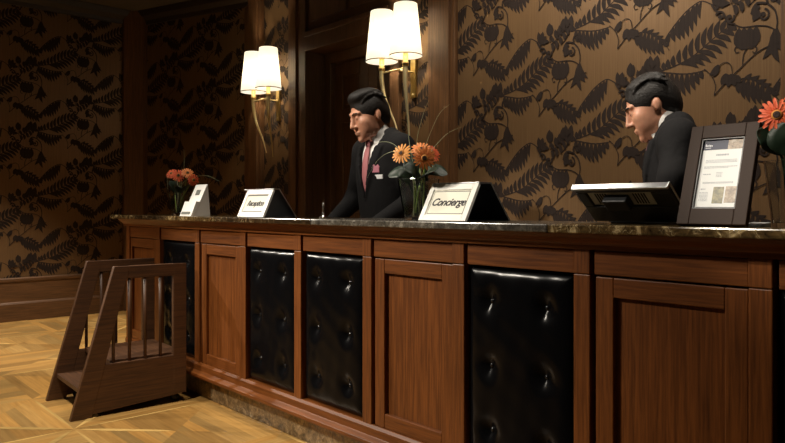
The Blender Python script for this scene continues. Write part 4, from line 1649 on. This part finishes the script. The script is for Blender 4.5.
    neckcut = np.sqrt(x ** 2 + (y - .01) ** 2) - .066
    D = np.maximum(D, -np.maximum(neckcut, 1.465 - zz))
    lap = np.maximum(np.maximum(half - np.abs(x) - .0, np.abs(x) - half - .050 * np.clip((zz - 1.14) / .20, 0, 1)), np.maximum(1.15 - zz, zz - 1.44))
    D = np.minimum(D, np.maximum(np.maximum(base - .009, lap), y + .03))
    J.D = D.astype(np.float32)
    jk = J.mesh('jacket', suit, root)
    # trousers and shoes
    Tr = Field((-.3, -.3, -.01), (.3, .3, 1.06), .009)
    Tr.cone((-.05, 0, .97), (.05, 0, .97), .112, .112, .04)
    for s in (-1, 1):
        Tr.chain([(s * .088, 0, .92), (s * .10, -.012, .50), (s * .10, .02, .08)], [.100, .078, .066], .03)
    Tr.mesh('trousers', suit, root)
    for s in (-1, 1):
        f = Field((s * .11 - .1, -.25, -.012), (s * .11 + .1, .15, .16), .006)
        f.cone((s * .10, .04, .045), (s * .118, -.15, .036), .048, .038, .02)
        xx, yy, zz2 = f.local((0, 0, 0), np.eye(3))
        f.D = np.maximum(f.D, -(zz2 + 0 * xx)).astype(np.float32)
        f.mesh('shoe', 'shoe_black', root)
    # tie: strip lying on the shirt front
    tp = MB()
    rows = []
    for k in range(13):
        s_ = k / 12
        zt2 = 1.455 - .30 * s_
        w = .020 + .012 * s_ if k > 1 else .022
        if k == 1:
            w = .015
        rows.append((zt2, w))
    vs, fs = [], []
    for (z_, w) in rows:
        for u in (-1, -.5, 0, .5, 1):
            # front of the shirt ellipsoids at this height, in torso frame
            yy = -.110 * math.sqrt(max(.02, 1 - (u * w / .172) ** 2 - ((z_ - 1.26) / .234) ** 2))
            yy2 = -.03 - .045 if z_ > 1.43 else 0
            q = T((u * w, min(yy, yy2) - .010 + .004 * abs(u), z_))
            vs.append(q)
    for i in range(12):
        for j in range(4):
            fs.append((i * 5 + j, i * 5 + j + 1, i * 5 + 6 + j, i * 5 + 5 + j))
    tp.add(vs, fs)
    kn = T((0, -.082, 1.452))
    tp.lathe([(.0001, .024), (.016, .020), (.021, .008), (.016, -.014), (.010, -.022)], 12, kn, R=Matrix(RL.tolist()), sy=.7)
    to = tp.build('tie', tie, root, True)
    md = to.modifiers.new('t', 'SOLIDIFY')
    md.thickness = .005
    if name_tag:
        for nm, mat, xx, zz3, w, h_ in (('name_tag', 'tag_white', .098, 1.262, .032, .011), ('pocket_square', 'square_pink', .088, 1.305, .030, .020)):
            q = T((xx, 0, zz3))
            yf = J.front(q[0], q[2])
            yl, yr_ = J.front(q[0] - w * .8, q[2]), J.front(q[0] + w * .8, q[2])
            ang = math.atan2(yr_ - yl, w * 1.6)
            bt = MB()
            if nm == 'name_tag':
                bt.box(-w, w, -.004, .003, -h_, h_)
            else:
                bt.prism([(-w * .75, -h_), (w * .75, -h_), (w * .8, h_ * .5), (w * .45, h_ * 1.1), (w * .1, h_ * .6), (-w * .25, h_ * 1.2), (-w * .8, h_ * .3)], 'y', -.006, .004)
            bo = bt.build(nm, mat, root, bevel=.001)
            bo.location = (q[0], yf - .003, q[2])
            bo.rotation_euler = (lean, 0, ang)
    if braid:
        for s in (-1, 1):
            el, wr, hd = arms[s]
            e_, w_ = np.array(el, float), np.array(wr, float)
            bd = MB()
            for u in (.30, .42):
                a = e_ + (w_ - e_) * u
                b2 = e_ + (w_ - e_) * (u + .07)
                r = .0575 - .013 * u
                bd.tube([a, b2], r, 24)
            bd.build('sleeve_braid', 'gold_braid', root, True)
    return root

arms1 = {-1: ((-.275, -.03, 1.15), (-.20, -.25, 1.00), (.3, -.8, -.25)), 1: ((.275, -.03, 1.14), (.20, -.24, 1.00), (-.3, -.8, -.25))}
q1 = [((0, -.036, .104), (.060, .045, .028)), ((.01, -.0, .114), (.060, .07, .026))]
m1 = at(388, 207, 2.50)
person('dark suited man with pink tie and badge, head bowed, behind the counter by the door', (m1.x, 2.50, 0), -.10, .10, .26, -.15, arms1, 'suit_charcoal', 'tie_pink', q1, name_tag=True, head_scale=1.04, headoff=(0, -.02, -.05))
arms2 = {-1: ((-.25, -.12, 1.16), (-.20, -.26, .98), (.2, -.5, -.8)), 1: ((.25, -.08, 1.26), (.22, -.16, 1.0), (0, -.3, -.9))}
q2 = [((0, -.015, .102), (.056, .045, .020))]
m2 = at(692, 207, 2.60)
person('dark suited man in profile looking down, behind the monitor and notice frame', (m2.x, 2.60, 0), -1.05, .16, .28, .0, arms2, 'suit_black', 'tie_plum', q2, S=.955, braid=True, head_scale=1.0, headoff=(0, -.005, -.075))

# ------------------------------------------------------------------ lights
def spot(loc, target, W, size, blend=.6, col=(1, .80, .52), r=.06):
    l = bpy.data.lights.new('downlight_and_fill', 'SPOT')  # shared by the ceiling downlights and the added fill spots
    l.energy = W
    l.spot_size = math.radians(size)
    l.spot_blend = blend
    l.color = col
    l.shadow_soft_size = r
    o = bpy.data.objects.new('downlight_and_fill', l)
    COL.objects.link(o)
    o.location = loc
    o.rotation_euler = (Vector(target) - Vector(loc)).to_track_quat('-Z', 'Y').to_euler()
    return o
def point(loc, W, r=.03, col=(1, .80, .52)):
    l = bpy.data.lights.new('bulb_light', 'POINT')
    l.energy = W
    l.color = col
    l.shadow_soft_size = r
    o = bpy.data.objects.new('bulb_light', l)
    COL.objects.link(o)
    o.location = loc
WARM = (1, .90, .76)
# ceiling spots over the lobby floor
spot((-6.3, 1.3, 3.15), (-6.4, 1.6, 0), 520, 58, .7, WARM)
spot((-5.0, .2, 3.15), (-4.9, .5, 0), 330, 70, .8, WARM)
spot((-3.2, .3, 3.15), (-3.4, .8, 0), 300, 65, .8, WARM)
# spots washing the counter front
for x, dx, y, z, W in ((-4.4, -.8, -1.2, .62, 150), (-3.2, -1.0, -1.3, .60, 380), (-2.2, -2.0, -1.1, .62, 480), (-1.4, -2.85, -.67, .90, 430)):
    spot((x + dx, y, 3.1), (x, 1.85, z), W, 30, .95, WARM, .045)
# low-angle spot from the far left corner, glancing along the leather
spot((-7.0, -.3, 3.08), (-2.75, 1.85, .36), 520, 19, .95, WARM, .045)
# added narrow spot brightening the notice and flowers at the near end of the counter
spot((-1.9, -.4, 3.1), (-.52, 1.86, 1.2), 330, 15, .9, WARM, .045)
# two narrow spots added to brighten the clerks' faces
spot((-3.3, .1, 3.05), (-2.83, 2.38, 1.58), 330, 16, .8, WARM)
spot((-2.6, 1.0, 3.05), (-1.28, 2.35, 1.45), 300, 17, .8, WARM)
# spots over the staff side
for x, W in ((-3.7, 70), (-2.3, 70), (-.9, 70)):
    spot((x, 1.5, 3.15), (x - .1, 2.0, 1.0), W, 80, .8, WARM)
# wall washers on the papered wall
for x, W in ((-2.5, 130), (-1.2, 130)):
    spot((x, 2.4, 3.15), (x, 3.5, 1.5), W, 100, .9, WARM)
for X in (LXR, LXL):
    for dd in (-.125, .125):
        point((X + dd, LY, 2.33), 24, .03, (1, .84, .6))

w = bpy.data.worlds.new('room_gloom')
w.use_nodes = True
w.node_tree.nodes['Background'].inputs[0].default_value = (1, .82, .6, 1)
w.node_tree.nodes['Background'].inputs[1].default_value = .02
SC.world = w

# ------------------------------------------------------------------ camera and view
cam = bpy.data.cameras.new('camera')
cam.sensor_width = 36
cam.lens = F_PX / 785 * 36
cam.shift_y = -(221.5 - HORIZON) / 785
cam.clip_start = .05
co = bpy.data.objects.new('camera', cam)
COL.objects.link(co)
co.location = (0, 0, CAM_H)
co.rotation_euler = (PI / 2, 0, YAW)
SC.camera = co
SC.view_settings.view_transform = 'Standard'
SC.view_settings.look = 'None'
SC.view_settings.gamma = 1
SC.view_settings.exposure = 0
SC.view_settings.use_curve_mapping = False
SC.cycles.use_denoising = True
SC.cycles.max_bounces = 8
SC.cycles.transparent_max_bounces = 16
SC.cycles.caustics_reflective = False
SC.cycles.sample_clamp_indirect = 4.0
